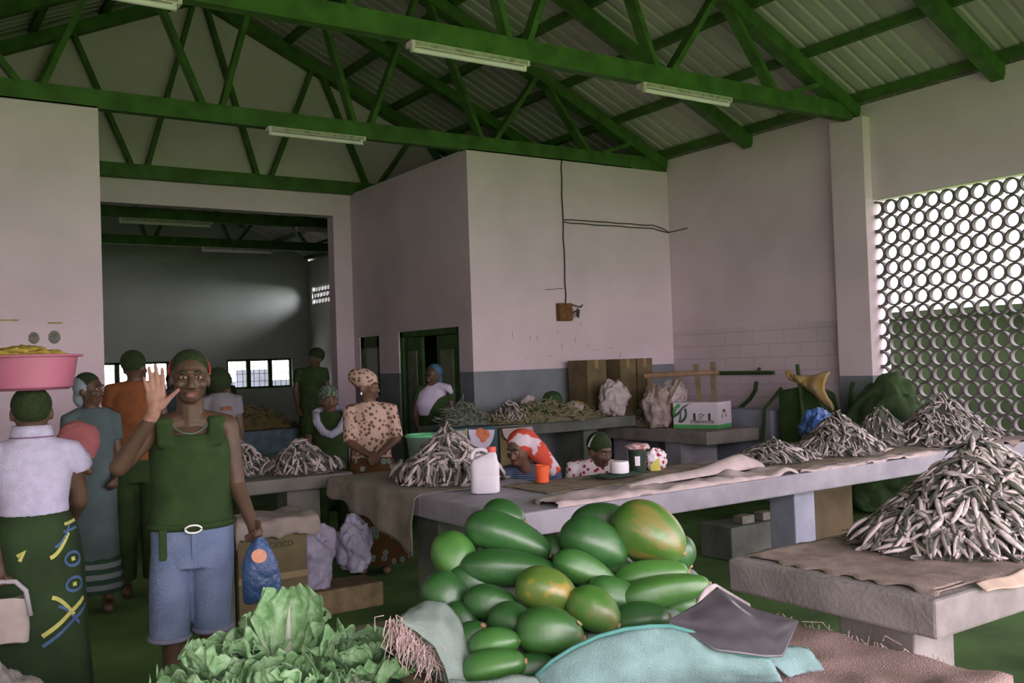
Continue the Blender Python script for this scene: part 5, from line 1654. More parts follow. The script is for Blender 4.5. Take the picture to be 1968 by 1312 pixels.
# hanging arm with the bag
sh, el, wr = (0.160, 0.03, 1.345), (0.192, 0.03, 1.085), (0.248, -0.075, 0.925)
P.cap(sh, el, 0.052, 0.040); P.cap(el, wr, 0.040, 0.027)
hand_curled(P, (0.248, -0.075, 0.925), (0.268, -0.10, 0.868), (-0.6, -0.8, 0), P.mb)
legs_feet(P, -0.092, 0.072, 0.86, 0.46, 0.03)
P.body(M_skin, 0.0048, palm=((-0.125, -0.21, 1.54), 0.145))
P.hair(1.03, up=0.012, back=0.024)
M_head = mat('red_white_band', (0.30, 0.03, 0.02), 0.8, 0.3, 70, col2=(0.34, 0.2, 0.18), lo=0.55, hi=0.65)
C, R = P.headC, P.headR
q = MB(); q.tube([C + R @ Vector((0.088 * math.cos(a), 0.045, 0.03 + 0.092 * math.sin(a))) for a in [PI * (-0.05 + 1.1 * k / 24) for k in range(25)]], 0.006, 8); make('headband', q, M_head, parent=P.root, smooth=True)
# tank top
M_tank = mat('black_tank', (0.026, 0.055, 0.014), 0.9, 0.2, 8, bump=0.2, bscale=200)
q = P.loft([(-0.004, 0.025, 0.905, 0.180, 0.125), (-0.003, 0.03, 0.96, 0.178, 0.122), (0.0, 0.035, 1.06, 0.172, 0.116), (0.0, 0.03, 1.16, 0.176, 0.120), (0, 0.025, 1.24, 0.180, 0.128), (0, 0.025, 1.29, 0.172, 0.124), (0, 0.03, 1.325, 0.150, 0.105)])
for sx in (-1, 1):
    for k in range(6):
        x = sx * (0.085 + 0.008 * k)
        P.cap((x, -0.075, 1.29), (x + sx * 0.006, -0.03, 1.385), 0.016, 0.014, q)
        P.cap((x + sx * 0.006, -0.03, 1.385), (x, 0.10, 1.37), 0.02, 0.016, q)
P.cloth('tank_top', q, M_tank, 0.007)
# necklace
q = MB(); q.tube([P.w((0.088 * math.sin(a), 0.02 - 0.115 * math.cos(a) * (0.7 if math.cos(a) > 0 else 0.5), 1.415 - 0.085 * max(0, math.cos(a)))) for a in [2 * PI * k / 40 for k in range(41)]], 0.0028, 6); make('necklace', q, mat('green_cord', (0.10, 0.2, 0.14), 0.6, 0.2, 30), parent=P.root)
# denim
M_denim = mat('faded_denim', (0.115, 0.165, 0.265), 0.9, 0.22, 9, col2=(0.17, 0.225, 0.335), bump=0.35, bscale=70)
q = MB()
P.loft([(0, 0.03, 0.74, 0.168, 0.125), (-0.002, 0.03, 0.82, 0.178, 0.130), (-0.002, 0.03, 0.89, 0.178, 0.122), (-0.002, 0.03, 0.925, 0.174, 0.116)], q)
P.loft([(-0.097, 0.03, 0.80, 0.084, 0.115), (-0.100, 0.025, 0.70, 0.089, 0.110), (-0.104, 0.015, 0.58, 0.090, 0.102), (-0.108, 0.01, 0.47, 0.086, 0.098), (-0.108, 0.01, 0.43, 0.084, 0.096)], q)
P.loft([(0.084, 0.03, 0.80, 0.092, 0.115), (0.078, 0.03, 0.70, 0.094, 0.108), (0.074, 0.03, 0.58, 0.084, 0.10), (0.073, 0.03, 0.48, 0.078, 0.094), (0.073, 0.03, 0.445, 0.078, 0.092)], q)
den = P.cloth('denim_shorts', q, M_denim, 0.008)
for x, z, r in ((-0.108, 0.437, 0.0855), (0.073, 0.452, 0.079)):
    q = MB(); q.tube([P.w((x + r * math.cos(a), (0.01 if x < 0 else 0.03) + (r + 0.011) * math.sin(a), z)) for a in [2 * PI * k / 32 for k in range(33)]], 0.012, 8); make('rolled_hem', q, mat('denim_hem', (0.19, 0.20, 0.28), 0.9, 0.15, 20), parent=den, smooth=True)
q = MB(); q.bar(P.w((0.004, -0.104, 0.79)), P.w((0.004, -0.104, 0.90)), 0.02, 0.006, up=tuple(P.Y)); make('fly_seam', q, M_denim, parent=den)
# belt, buckle, phone case
q = MB(); q.tube([P.w((-0.002 + 0.178 * math.cos(a), 0.03 + 0.120 * math.sin(a), 0.925)) for a in [2 * PI * k / 48 for k in range(49)]], 0.015, 8); be = make('belt', q, M_tank, parent=P.root, smooth=True)
q = MB(); q.tube([P.w((0.002 + 0.034 * math.cos(a), -0.112, 0.918 + 0.017 * math.sin(a))) for a in [2 * PI * k / 24 for k in range(25)]], 0.006, 8); make('buckle', q, mat('bright_steel', (0.85, 0.83, 0.8), 0.2, 0.05, 10, metal=0.7), parent=be, smooth=True)
q = MB(); q.box((-0.016, -0.012, 0), (0.016, 0.012, 0.135))
for v in q.bm.verts:
    v.co = P.w((-0.125 + v.co.x, -0.072 + v.co.y, 0.785 + v.co.z))
make('phone_case', q, M_tank, parent=be, bevel=0.006)
M_shoe = mat('dark_sandal', (0.03, 0.035, 0.02), 0.7, 0.2, 10)
for x in (-0.092, 0.072):
    q = MB(); P.loft([(x, -0.04, 0.0, 0.048, 0.14), (x, -0.04, 0.018, 0.048, 0.14)], q); make('sandal', q, M_shoe, parent=P.root)
# the carrier bag in his hand
bw = lambda x, y, z: P.w((x, y, z))
t = thing('carrier_bag', tuple(P.w((0.285, -0.11, 0.575))), 'blue plastic carrier bag hanging from the hand of the waving person', 'bag')
q = MB()
R_ = []
for z, w, d, o in ((0.575, 0.078, 0.03, 0.006), (0.585, 0.082, 0.045, 0.004), (0.66, 0.084, 0.055, 0.0), (0.74, 0.076, 0.052, -0.004), (0.79, 0.058, 0.04, -0.004), (0.83, 0.036, 0.026, -0.006), (0.86, 0.014, 0.014, -0.01), (0.885, 0.008, 0.008, -0.012)):
    R_.append([P.w((0.282 + o + w * math.cos(a) * (1 + 0.05 * math.sin(5 * a + z * 30)), -0.11 + d * math.sin(a) * (1 + 0.12 * math.sin(4 * a + z * 40)), z + 0.006 * math.sin(3 * a))) for a in [2 * PI * k / 36 for k in range(36)]])
q.rings(R_); make('bag_body', q, mat('blue_carrier', (0.045, 0.105, 0.24), 0.4, 0.2, 10, spec=0.6, bump=0.9, bscale=24), parent=t, smooth=True)
q = MB(); q.face(q.verts([P.w((0.272 + 0.033 * math.cos(a), -0.158 + 0.22 * (0.0), 0.785 + 0.029 * math.sin(a) * (1.0 if math.sin(a) < 0 else 0.9))) + P.Y * (0.028 * math.sin(a) * 0.5 - 0.002) for a in [2 * PI * k / 28 for k in range(28)]])); make('printed_patch', q, mat('peach_print', (0.75, 0.36, 0.22), 0.5, 0.08, 30), parent=t, solid=0.003)

# --- the basin carrier seen from behind
P = Person('person', 0.545, 4.46, 'person in a lilac-white collared blouse seen from behind, carrying the pink basin on the head')
P.cap((0, 0, 1.30), (0, -0.005, 1.42), 0.055, 0.052)
P.head((0.0, 0.0, 1.455), P.basis(PI, 0.0, 0), 0.96, detail=True)
P.ell((0, 0, 1.17), (0.14, 0.095, 0.15)); P.ell((0, 0, 0.97), (0.125, 0.10, 0.18))
for sx in (-1, 1):
    P.cap((0, 0, 1.31), (sx * 0.145, 0, 1.28), 0.05, 0.045)
    wr_ = (0.14, 0.2, 0.95) if sx > 0 else (-0.135, -0.19, 0.86)
    el_ = (sx * 0.18, 0.05 if sx > 0 else 0.0, 1.06)
    P.cap((sx * 0.15, 0, 1.28), el_, 0.043, 0.036); P.cap(el_, wr_, 0.035, 0.025)
    if sx > 0:
        hand_curled(P, wr_, (0.11, 0.25, 0.93), (-0.8, 0.3, -0.5), P.mb)
    else:
        hand_curled(P, wr_, (-0.13, -0.205, 0.80), (0.8, -0.3, 0), P.mb)
legs_feet(P, -0.085, 0.085, 0.85, 0.45, 0)
P.body(M_skin, 0.008)
P.hair(1.06, up=-0.004, back=0.016)
M_blouse = mat('lilac_white_blouse', (0.46, 0.44, 0.58), 0.9, 0.08, 30, bump=0.3, bscale=120)
q = MB()
P.loft([(0, 0, 1.03, 0.136, 0.12), (0, 0, 1.08, 0.134, 0.118), (0, 0, 1.17, 0.148, 0.116), (0, 0, 1.26, 0.166, 0.106), (0, 0, 1.32, 0.13, 0.085), (0, 0, 1.355, 0.075, 0.07)], q)
for sx in (-1, 1):
    q.tube([P.w((sx * 0.08, 0, 1.29)), P.w((sx * 0.15, 0, 1.275)), P.w((sx * 0.178, 0.01, 1.235)), P.w((sx * 0.19, 0.02, 1.20))], [0.056, 0.056, 0.052, 0.050], 16)
bl = P.cloth('blouse', q, M_blouse, 0.008)
q = P.loft([(0, 0, 1.35, 0.082, 0.075), (0, 0, 1.40, 0.072, 0.066)], n=28, cap=(False, False)); make('collar', q, M_blouse, parent=bl, smooth=True, solid=0.006)
q = MB(); q.tube([P.w((0.083 * math.cos(a), 0.076 * math.sin(a), 1.352)) for a in [2 * PI * k / 28 for k in range(29)]], 0.003, 6); make('collar_trim', q, mat('purple_trim', (0.2, 0.08, 0.16), 0.8, 0.1, 10), parent=bl)
M_skirt = mat('navy_skirt', (0.02, 0.042, 0.014), 0.9, 0.3, 5)
q = P.loft([(0, 0, 1.045, 0.130, 0.114), (0, 0, 0.95, 0.170, 0.145), (0, 0, 0.82, 0.19, 0.16), (0, 0, 0.5, 0.20, 0.17), (0, 0, 0.16, 0.22, 0.19)], fold=0.04); skt = make('wrap_skirt', q, M_skirt, parent=P.root, smooth=True)
M_yel = mat('yellow_print', (0.42, 0.30, 0.04), 0.85, 0.15, 20)
M_bl = mat('blue_print', (0.06, 0.11, 0.22), 0.85, 0.15, 20)
def print_arc(pts, w, m):
    """printed motif on the skirt cloth: points are (angle, z)"""
    q = MB()
    def rr(z):
        T = [(1.045, 0.142, 0.118), (0.95, 0.175, 0.145), (0.82, 0.19, 0.16), (0.5, 0.20, 0.17), (0.16, 0.22, 0.19)]
        for a, b in zip(T[:-1], T[1:]):
            if b[0] <= z <= a[0]:
                k = (a[0] - z) / (a[0] - b[0])
                return a[1] + (b[1] - a[1]) * k, a[2] + (b[2] - a[2]) * k
        return 0.2, 0.17
    def pt(a, z):
        rx, ry = rr(z)
        f = 1.015 + 0.04 * (1.045 - z) / 0.885 * math.sin(9 * a)
        return P.w((rx * f * math.cos(a), ry * f * math.sin(a), z))
    L = []
    for i, (a, z) in enumerate(pts):
        j, h = min(i + 1, len(pts) - 1), max(i - 1, 0)
        da, dz = (pts[j][0] - pts[h][0]) * 0.2, pts[j][1] - pts[h][1]
        l = math.hypot(da, dz) or 1
        L.append([pt(a - dz / l * w / 0.2, z + da / l * w), pt(a + dz / l * w / 0.2, z - da / l * w)])
    q.rings(L, (False, False), loop=False)
    make('printed_motif', q, m, parent=skt, normals=False, solid=0.001)
A0 = -PI / 2
for k, (z0, s_) in enumerate(((0.86, 1), (0.70, -1))):
    print_arc([(A0 + 0.30 + 0.5 * u, z0 + s_ * 0.09 * u ** 1.5) for u in [i / 8 for i in range(9)]], 0.008, M_yel)
    print_arc([(A0 + 0.42 + 0.5 * u, z0 + s_ * 0.04 + s_ * 0.09 * u ** 1.5) for u in [i / 8 for i in range(9)]], 0.006, M_bl)
for zc in (0.84, 0.735):
    print_arc([(A0 + 0.85 + 0.22 * math.cos(a), zc + 0.028 * math.sin(a)) for a in [2 * PI * i / 16 for i in range(17)]], 0.006, M_bl)
    print_arc([(A0 + 0.80, zc), (A0 + 0.90, zc)], 0.008, M_yel)
print_arc([(A0 + 0.1 + 1.0 * u, 0.55 + 0.12 * u) for u in [i / 8 for i in range(9)]], 0.009, M_yel)
print_arc([(A0 + 0.1 + 1.1 * u, 0.51 + 0.13 * u) for u in [i / 8 for i in range(9)]], 0.007, M_bl)
print_arc([(A0 - 0.35, 0.88), (A0 - 0.2, 0.90), (A0 - 0.3, 0.86)], 0.008, M_yel)
print_arc([(A0 + 0.75 + 0.5 * u, 0.985 + 0.01 * u) for u in [i / 6 for i in range(7)]], 0.006, M_yel)
print_arc([(A0 + 0.65 + 0.5 * u, 0.955 + 0.01 * u) for u in [i / 6 for i in range(7)]], 0.005, M_bl)
t = thing('basin', tuple(P.w((0, 0, 1.545))), 'pink plastic basin with a yellow load, carried on a head at the left', 'basin')
bc = P.w((-0.005, 0.0, 1.548))
M_pink = mat('pink_plastic', (0.42, 0.13, 0.20), 0.42, 0.06, 4, spec=0.5)
q = MB(); q.lathe(bc, [(0.001, 0.0), (0.15, 0.0), (0.168, 0.012), (0.19, 0.14), (0.184, 0.14), (0.16, 0.016), (0.001, 0.012)], 56, cap=(False, False)); make('bowl', q, M_pink, parent=t, smooth='auto')
q = MB(); q.lathe(bc, [(0.185, 0.136), (0.21, 0.138), (0.212, 0.146), (0.185, 0.148)], 56, cap=(False, False)); make('rim', q, M_pink, parent=t, smooth='auto')
lump('yellow_load', tuple(bc + Vector((-0.02, 0, 0.13))), (0.16, 0.15, 0.055), 0.25, 3, 7, mat('yellow_grain', (0.38, 0.28, 0.05), 0.9, 0.3, 30, bump=0.6, bscale=90), 'yellow foodstuff heaped in the pink basin', 'food')

t = thing('hand_bag', tuple(P.w((-0.115, -0.22, 0.56))), 'beige cloth bag hanging from the lowered hand of the basin carrier', 'bag')
q = MB()
q.rings([[P.w((-0.115 + w_ * math.copysign(abs(math.cos(a)) ** 0.6, math.cos(a)), -0.235 + d_ * math.sin(a), z_ + 0.006 * math.sin(3 * a))) for a in [2 * PI * k / 32 for k in range(32)]] for z_, w_, d_ in ((0.56, 0.075, 0.03), (0.565, 0.088, 0.042), (0.62, 0.092, 0.046), (0.70, 0.086, 0.04), (0.735, 0.082, 0.03))])
make('bag_body', q, mat('beige_bag_cloth', (0.36, 0.31, 0.28), 0.9, 0.12, 12), parent=t, smooth='auto')
q = MB(); q.tube([P.w(p) for p in ((-0.19, -0.245, 0.71), (-0.175, -0.25, 0.79), (-0.13, -0.24, 0.805), (-0.07, -0.25, 0.80), (-0.035, -0.25, 0.76), (-0.02, -0.25, 0.66))], 0.010, 8); make('strap', q, mat('grey_strap', (0.33, 0.32, 0.33), 0.8, 0.1, 12), parent=t, smooth=True)

# --- person in grey-blue dress behind, with a pink bundle
P = Person('person', 1.205, 7.03, 'person in a long grey-blue dress and pale headscarf beyond the basin carrier')
P.cap((0.02, 0, 1.34), (0.015, 0, 1.45), 0.055, 0.05)
P.head((0.015, 0, 1.50), P.basis(1.0, 0, 0), 0.98)
P.ell((0.03, 0, 1.2), (0.14, 0.10, 0.16)); P.ell((0.02, 0, 0.98), (0.15, 0.11, 0.2))
for sx in (-1, 1):
    P.cap((0.02 + sx * 0.02, 0, 1.34), (0.02 + sx * 0.13, 0, 1.31), 0.045, 0.042)
    P.cap((0.02 + sx * 0.135, 0, 1.31), (0.02 + sx * 0.16, -0.02, 1.05), 0.042, 0.034); P.cap((0.02 + sx * 0.16, -0.02, 1.05), (0.02 + sx * 0.14, -0.12, 0.9), 0.033, 0.024)
    hand_curled(P, (0.02 + sx * 0.14, -0.12, 0.9), (0.02 + sx * 0.13, -0.15, 0.85), (-sx, 0, 0), P.mb)
legs_feet(P, -0.07, 0.1, 0.85, 0.45, 0)
P.body(M_skin, 0.010)
P.hair(1.02)
M_dress = mat('grey_blue_dress', (0.085, 0.125, 0.125), 0.9, 0.15, 6)
q = MB()
P.loft([(0.02, 0, 0.35, 0.165, 0.15), (0.02, 0, 0.62, 0.155, 0.14), (0.03, 0, 0.95, 0.145, 0.13), (0.04, 0, 1.1, 0.125, 0.115), (0.04, 0, 1.25, 0.145, 0.115), (0.03, 0, 1.34, 0.12, 0.085), (0.02, 0, 1.38, 0.07, 0.06)], q)
for sx in (-1, 1):
    q.tube([P.w((0.02 + sx * 0.06, 0, 1.335)), P.w((0.02 + sx * 0.135, 0, 1.305)), P.w((0.02 + sx * 0.155, -0.01, 1.15))], [0.058, 0.062, 0.052], 14)
P.cloth('dress', q, M_dress, 0.011)
q = P.loft([(0.02, 0, 0.40, 0.16, 0.145), (0.03, 0, 0.13, 0.18, 0.165)], fold=0.03); make('underskirt', q, stripes('striped_hem', (0.03, 0.07, 0.04), (0.20, 0.23, 0.24), 4.5, 'Z', 0.9, 0.6), parent=P.root, smooth=True)
M_scf = mat('pale_blue_scarf', (0.22, 0.28, 0.31), 0.9, 0.2, 18)
q = MB()
C, R = P.headC, P.headR
q.ell(C + R @ Vector((0, 0.03, 0.03)), (0.088, 0.085, 0.09), R)
q.ell(C + R @ Vector((0.01, 0.055, -0.045)), (0.075, 0.065, 0.08), R)
P.cloth('headscarf', q, M_scf, 0.008)
lump('pink_bundle', tuple(P.w((-0.06, -0.26, 1.165))), (0.135, 0.11, 0.145), 0.12, 1.3, 4, mat('pink_wrap', (0.40, 0.135, 0.14), 0.9, 0.12, 8), 'pink cloth bundle between the basin carrier and the grey-blue dress', 'bundle')
mb = MB(); q2 = P.w((-0.06, -0.26, 0)); mb.cap_tube(q2 + Vector((0.02, 0, 1.02)), q2 + Vector((0.06, -0.01, 0.97)), 0.035, 0.025); tag(make('bundle_end', mb, M_skinb, smooth=True), 'brown end sticking out below the pink cloth bundle', 'bundle')

def simple_person(x, y, label, headz, shz, head_dx=0.0, yaw=0.0, pitch=0.0, shirt=None, trousers=None, hipz=0.85, k=1.0, shirt_name='shirt', skin=None, sleeve=0.5, seat=False, arms=None, z0=0.95, wid=1.0, hair=True, detail=True, hair_size=1.05, voxel=0.012, lean=0.0, puff=1.0):
    """a person with a shirt and trousers or skirt, standing or seated"""
    P = Person('person', x, y, label)
    P.cap((head_dx * 0.3, lean * 0.5, shz - 0.02), (head_dx, lean, headz - 0.05), 0.055 * k, 0.05 * k)
    P.head((head_dx, lean, headz), P.basis(yaw, pitch, 0), k, detail=detail)
    hz = hipz
    P.ell((0, 0, shz - 0.13), (0.15 * wid, 0.10, 0.16)); P.ell((0, 0, (shz + hz) / 2 - 0.1), (0.135 * wid, 0.10, 0.2)); P.ell((0, 0, hz + 0.03), (0.155 * wid, 0.11, 0.11))
    arms = arms or [((-0.205 * wid, 0.0, shz - 0.30), (-0.17 * wid, -0.1, shz - 0.50)), ((0.205 * wid, 0.0, shz - 0.30), (0.17 * wid, -0.1, shz - 0.50))]
    ends = []
    for sx, (el, wr) in zip((-1, 1), arms):
        s0 = (sx * 0.155 * wid, 0, shz - 0.035)
        P.cap((0, 0, shz - 0.02), s0, 0.05, 0.046)
        P.cap(s0, el, 0.045, 0.036); P.cap(el, wr, 0.036, 0.025)
        d = (Vector(wr) - Vector(el)).normalized()
        hand_curled(P, wr, tuple(Vector(wr) + d * 0.06), (-sx * 0.5, -0.6, -0.4), P.mb)
        ends.append((s0, el))
    if seat:
        for sx in (-1, 1):
            P.cap((sx * 0.08, 0, hz), (sx * 0.11, -0.38, hz + 0.02), 0.078, 0.058); P.cap((sx * 0.11, -0.38, hz + 0.02), (sx * 0.11, -0.34, 0.09), 0.055, 0.04); P.cap((sx * 0.11, -0.32, 0.045), (sx * 0.11, -0.47, 0.035), 0.04, 0.034)
    else:
        legs_feet(P, -0.09 * wid, 0.09 * wid, hz, 0.46, 0)
    P.body(skin or M_skin, voxel)
    if hair:
        P.hair(hair_size, puff=puff)
    q = MB()
    P.loft([(0, 0, hz - 0.02, 0.165 * wid, 0.122), (0, 0, (hz + shz) / 2 - 0.05, 0.152 * wid, 0.118), (0, 0, shz - 0.13, 0.165 * wid, 0.118), (0, 0, shz - 0.03, 0.15 * wid, 0.088), (head_dx * 0.3, lean * 0.4, shz + 0.025, 0.068, 0.062)], q)
    for s0, el in ends:
        s0, el = Vector(s0), Vector(el)
        q.tube([P.w(tuple(s0 * 0.6 + Vector((0, 0, shz - 0.04)) * 0.4)), P.w(tuple(s0)), P.w(tuple(s0.lerp(el, sleeve)))], [0.058, 0.063, 0.054], 14)
    P.shirt = P.cloth(shirt_name, q, shirt, voxel)
    if trousers:
        q = MB()
        if seat:
            for sx in (-1, 1):
                P.cap((sx * 0.08, 0, hz), (sx * 0.11, -0.38, hz + 0.02), 0.10, 0.08, q); P.cap((sx * 0.11, -0.38, hz + 0.02), (sx * 0.11, -0.36, 0.22), 0.08, 0.075, q)
            P.ell((0, 0, hz), (0.17, 0.14, 0.11), None, q)
            P.cap((-0.05, -0.30, hz - 0.05), (0.05, -0.30, hz - 0.05), 0.09, 0.09, q)
        else:
            P.loft([(0, 0, hz - 0.12, 0.165 * wid, 0.125), (0, 0, hz + 0.06, 0.162 * wid, 0.122)], q)
            for sx in (-1, 1):
                P.loft([(sx * 0.085 * wid, 0, hz, 0.085, 0.11), (sx * 0.09 * wid, 0, 0.5, 0.078, 0.085), (sx * 0.09 * wid, 0, 0.1, 0.07, 0.08)], q)
        P.cloth('skirt' if seat else 'trousers', q, trousers, voxel)
    return P

M_black = mat('dark_cloth_black', (0.026, 0.052, 0.014), 0.9, 0.25, 8)
# --- orange shirt behind the raised hand
simple_person(1.59, 7.36, 'person in an orange-brown shirt half hidden behind the raised waving arm', 1.645, 1.53, 0.0, 2.6, 0, mat('orange_brown_shirt', (0.20, 0.07, 0.022), 0.9, 0.25, 7), M_black, hipz=0.93, hair_size=1.1, arms=[((-0.22, 0.02, 1.24), (-0.2, -0.1, 1.02)), ((0.2, 0, 1.22), (0.17, -0.1, 1.0))])
# --- grey shirt, right of the waving man
P = simple_person(2.40, 7.95, 'person with bushy dark hair in a grey shirt beyond the low fish heaps', 1.475, 1.40, -0.01, 2.4, 0.1, mat('grey_shirt', (0.20, 0.20, 0.22), 0.9, 0.15, 7), M_black, hipz=0.80, wid=0.72, hair_size=1.28, puff=1.08)
q = MB(); q.bar(P.w((0.0, -0.122, 1.29)), P.w((0.08, -0.118, 1.295)), 0.012, 0.035); make('shirt_print', q, mat('rust_print', (0.2, 0.09, 0.05), 0.9, 0.2, 20), parent=P.shirt)
# --- seated, towel round the neck
P = simple_person(3.33, 7.86, 'seated person with a pale lilac towel round the neck behind the dark counter', 1.315, 1.19, -0.01, 0.25, 0.05, M_black, M_black, hipz=0.52, k=1.0, seat=True, hair=False, skin=M_skinb)
C, R = P.headC, P.headR
q = MB(); q.ell(C + R @ Vector((0, 0.02, 0.05)), (0.09, 0.10, 0.085), R); P.cloth('headscarf', q, spots('patterned_scarf', (0.06, 0.10, 0.06), (0.25, 0.28, 0.27), 45, 0.42), 0.008)
q = MB()
pts = [(-0.125, -0.02, 1.20), (-0.115, -0.09, 1.12), (-0.06, -0.125, 1.04), (0.005, -0.135, 1.015), (0.075, -0.125, 1.06), (0.13, -0.08, 1.15), (0.16, -0.02, 1.215), (0.10, 0.08, 1.235), (0, 0.1, 1.24), (-0.1, 0.07, 1.22), (-0.125, -0.02, 1.20)]
q.tube([P.w(p) for p in pts], [0.035, 0.034, 0.034, 0.036, 0.036, 0.036, 0.036, 0.03, 0.03, 0.03, 0.035], 10); make('towel', q, stripes('lilac_towel', (0.34, 0.35, 0.47), (0.50, 0.50, 0.62), 16, 'X', 0.9, 6), parent=P.root, smooth=True)
t = thing('stool', (3.38, 7.98, 0), 'plain wooden stool under the person with the lilac towel', 'stool')
q = MB(); q.box((3.2, 7.8, 0.37), (3.56, 8.14, 0.40)); make('seat', q, MATS['worn_wood'], parent=t)
for x in (3.24, 3.52):
    for y in (7.84, 8.1):
        q = MB(); q.box((x - 0.02, y - 0.02, 0), (x + 0.02, y + 0.02, 0.37)); make('leg', q, MATS['worn_wood'], parent=t)
# --- leopard print
M_leo = spots('leopard_print', (0.46, 0.33, 0.27), (0.045, 0.05, 0.025), 30, 0.40, col3=(0.16, 0.10, 0.06))
P = simple_person(3.215, 6.80, 'person in a leopard-print blouse and matching headwrap looking across the fish', 1.44, 1.30, -0.02, 1.15, 0.05, M_leo, None, hipz=0.84, skin=M_skinb, hair=False, sleeve=0.98, shirt_name='blouse', wid=0.98, voxel=0.010, arms=[((-0.16, -0.12, 1.02), (-0.02, -0.22, 0.93)), ((0.20, -0.06, 1.03), (0.05, -0.2, 0.92))])
C, R = P.headC, P.headR
q = MB(); q.ell(C + R @ Vector((0, 0.035, 0.065)), (0.105, 0.125, 0.082), R @ Matrix.Rotation(0.25, 3, 'X')); P.cloth('headwrap', q, M_leo, 0.008)
q = MB(); q.ell(C + R @ Vector((-0.08, 0.01, -0.05)), (0.008, 0.008, 0.012), R); make('earring', q, MATS['white_plastic'], parent=P.root, smooth=True)
q = P.loft([(0, 0, 0.90, 0.15, 0.12), (0.01, 0, 0.80, 0.19, 0.15), (0.02, 0, 0.5, 0.22, 0.17), (0.03, 0, 0.08, 0.25, 0.19)], fold=0.05, nf=8); make('wrap_skirt', q, spots('rust_green_wrap', (0.10, 0.05, 0.018), (0.10, 0.16, 0.12), 13, 0.30, col3=(0.20, 0.27, 0.25)), parent=P.root, smooth=True)
# --- white shawl and blue scarf
P = simple_person(5.10, 9.16, 'person with a white shawl and blue headscarf bending before the store doorway', 1.47, 1.36, 0.0, -0.7, 0.25, M_black, M_black, hipz=0.85, hair=False, lean=-0.05)
C, R = P.headC, P.headR
q = MB(); q.ell(C + R @ Vector((0, 0.045, 0.04)), (0.092, 0.08, 0.088), R); q.ell(C + R @ Vector((0, 0.07, -0.05)), (0.06, 0.045, 0.07), R); P.cloth('headscarf', q, mat('blue_scarf', (0.05, 0.13, 0.24), 0.9, 0.2, 14), 0.009)
q = MB()
P.loft([(-0.08, 0, 1.04, 0.09, 0.11), (-0.05, -0.01, 1.18, 0.15, 0.12), (0.0, -0.01, 1.29, 0.17, 0.12), (0.03, 0.0, 1.39, 0.10, 0.09)], q)
q.tube([P.w((0.05, -0.05, 1.36)), P.w((0.17, -0.10, 1.33)), P.w((0.20, -0.12, 1.27))], [0.05, 0.045, 0.025], 12)
P.cloth('shawl', q, mat('white_shawl', (0.50, 0.46, 0.58), 0.9, 0.08, 10, bump=0.3, bscale=30), 0.012)
# --- seated, red scarf
M_navy = stripes('navy_stripes', (0.035, 0.055, 0.11), (0.12, 0.15, 0.22), 22, 'Z', 0.9, 3)
P = simple_person(3.82, 5.50, 'seated person in a red and white headscarf leaning behind the orange cup', 0.985, 0.865, -0.07, -0.65, 0.25, M_navy, M_black, hipz=0.33, seat=True, hair=False, skin=M_skinb, voxel=0.010, lean=-0.10)
C, R = P.headC, P.headR
M_red = mat('red_floral', (0.52, 0.07, 0.04), 0.9, 0.1, 9, col2=(0.58, 0.50, 0.54), lo=0.53, hi=0.57, detail=2)
q = MB(); q.ell(C + R @ Vector((0, 0.035, 0.045)), (0.098, 0.105, 0.095), R)
q.tube([C + R @ Vector((0.0, 0.07, 0.06)), C + P.X * 0.13 + Vector((0, 0, -0.02)), C + P.X * 0.20 + Vector((0, 0, -0.10)), C + P.X * 0.25 + Vector((0, 0, -0.17))], [0.085, 0.075, 0.055, 0.05], 12)
P.cloth('headscarf', q, M_red, 0.009)
t = thing('stool', (3.82, 5.55, 0), 'low stool under the person in the red headscarf', 'stool')
q = MB(); q.box((3.68, 5.45, 0.2), (4.02, 5.75, 0.225)); make('seat', q, MATS['worn_wood'], parent=t)
for x in (3.72, 3.98):
    q = MB(); q.box((x - 0.02, 5.5, 0), (x + 0.02, 5.7, 0.2)); make('leg', q, MATS['worn_wood'], parent=t)
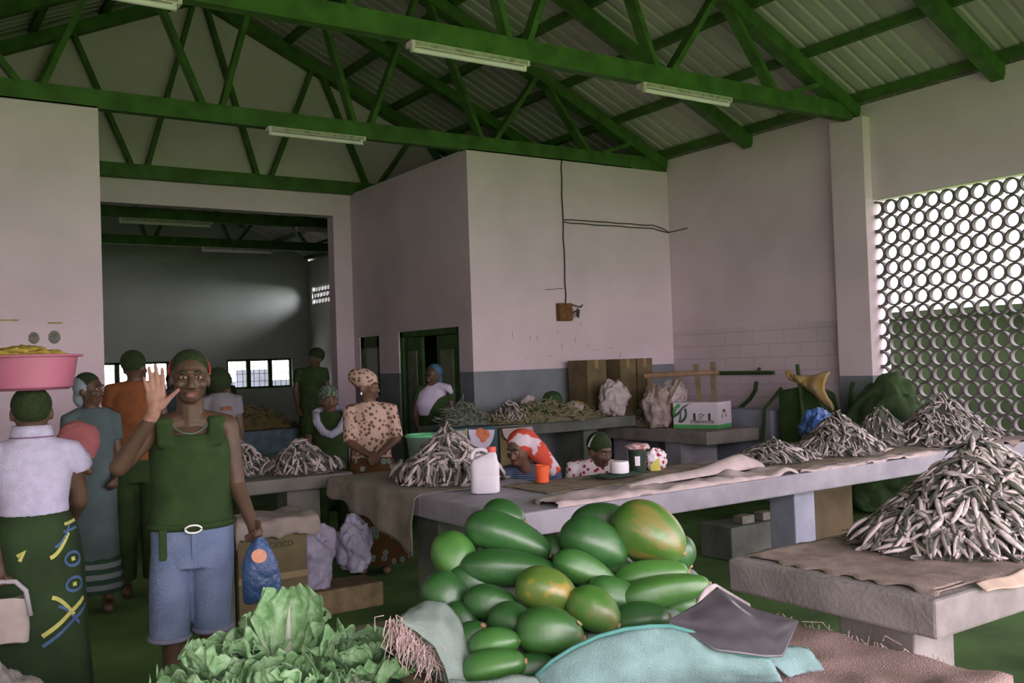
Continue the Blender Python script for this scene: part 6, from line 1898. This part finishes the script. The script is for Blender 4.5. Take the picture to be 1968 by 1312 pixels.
# --- seated, spotted blouse
P = simple_person(4.38, 5.47, 'seated person in a red-spotted blouse resting behind the white tub', 0.925, 0.845, 0.04, 0.75, 0.3, M_polka, M_black, hipz=0.26, seat=True, skin=M_skinb, shirt_name='blouse', voxel=0.011, lean=-0.06, hair_size=1.12)
C, R = P.headC, P.headR
q = MB(); q.tube([C + R @ Vector((0.093 * math.cos(a), 0.03, 0.03 + 0.098 * math.sin(a))) for a in [PI * k / 20 for k in range(21)]], 0.008, 6); make('hairband', q, mat('pale_band', (0.32, 0.33, 0.3), 0.8, 0.1, 20), parent=P.root, smooth=True)
t = thing('stool', (4.45, 5.6, 0), 'low stool under the person in the spotted blouse', 'stool')
q = MB(); q.box((4.3, 5.48, 0.12), (4.62, 5.78, 0.15)); make('seat', q, MATS['worn_wood'], parent=t)
for x in (4.34, 4.58):
    q = MB(); q.box((x - 0.02, 5.5, 0), (x + 0.02, 5.75, 0.12)); make('leg', q, MATS['worn_wood'], parent=t)
# --- far hall
simple_person(4.55, 11.3, 'dark-clothed person standing inside the wide opening against the post', 1.72, 1.60, 0.06, -0.8, 0, M_black, M_black, hipz=0.95, detail=False, hair_size=1.2, voxel=0.016)
simple_person(4.35, 14.4, 'person in dark clothes before the far window group, nearer the post', 1.50, 1.38, 0, 0.4, 0, M_black, M_black, hipz=0.85, detail=False, hair_size=1.2, voxel=0.018)
simple_person(3.75, 14.9, 'person in a dusky blue top before the far window group, nearer the waving man', 1.46, 1.34, 0, -0.4, 0, mat('dusky_blue_top', (0.09, 0.12, 0.15), 0.9, 0.2, 8), M_black, hipz=0.82, detail=False, hair_size=1.2, voxel=0.018)
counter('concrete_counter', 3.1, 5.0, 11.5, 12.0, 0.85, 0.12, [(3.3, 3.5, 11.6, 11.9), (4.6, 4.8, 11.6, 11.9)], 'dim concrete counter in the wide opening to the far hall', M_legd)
tangle('produce_heap', (3.9, 11.75, 0.85), 0.32, 0.6, 0.22, 200, 0.12, 0.010, mat('brown_greens', (0.08, 0.09, 0.03), 0.9, 0.3, 14, col2=(0.15, 0.11, 0.05)), 'brown-green produce heap on the counter in the wide opening', 23)
mb = MB(); mb.grid(lambda u, v: Vector((3.35 + 1.1 * u, 11.485 + 0.012 * math.sin(u * 40), 0.85 - 0.3 * v)), 60, 6)
tag(make('blue_cloth', mb, mat('faded_blue_cloth', (0.10, 0.15, 0.17), 0.9, 0.2, 8), smooth=True, solid=0.004), 'faded blue-grey cloth hung along the counter in the wide opening', 'cloth')
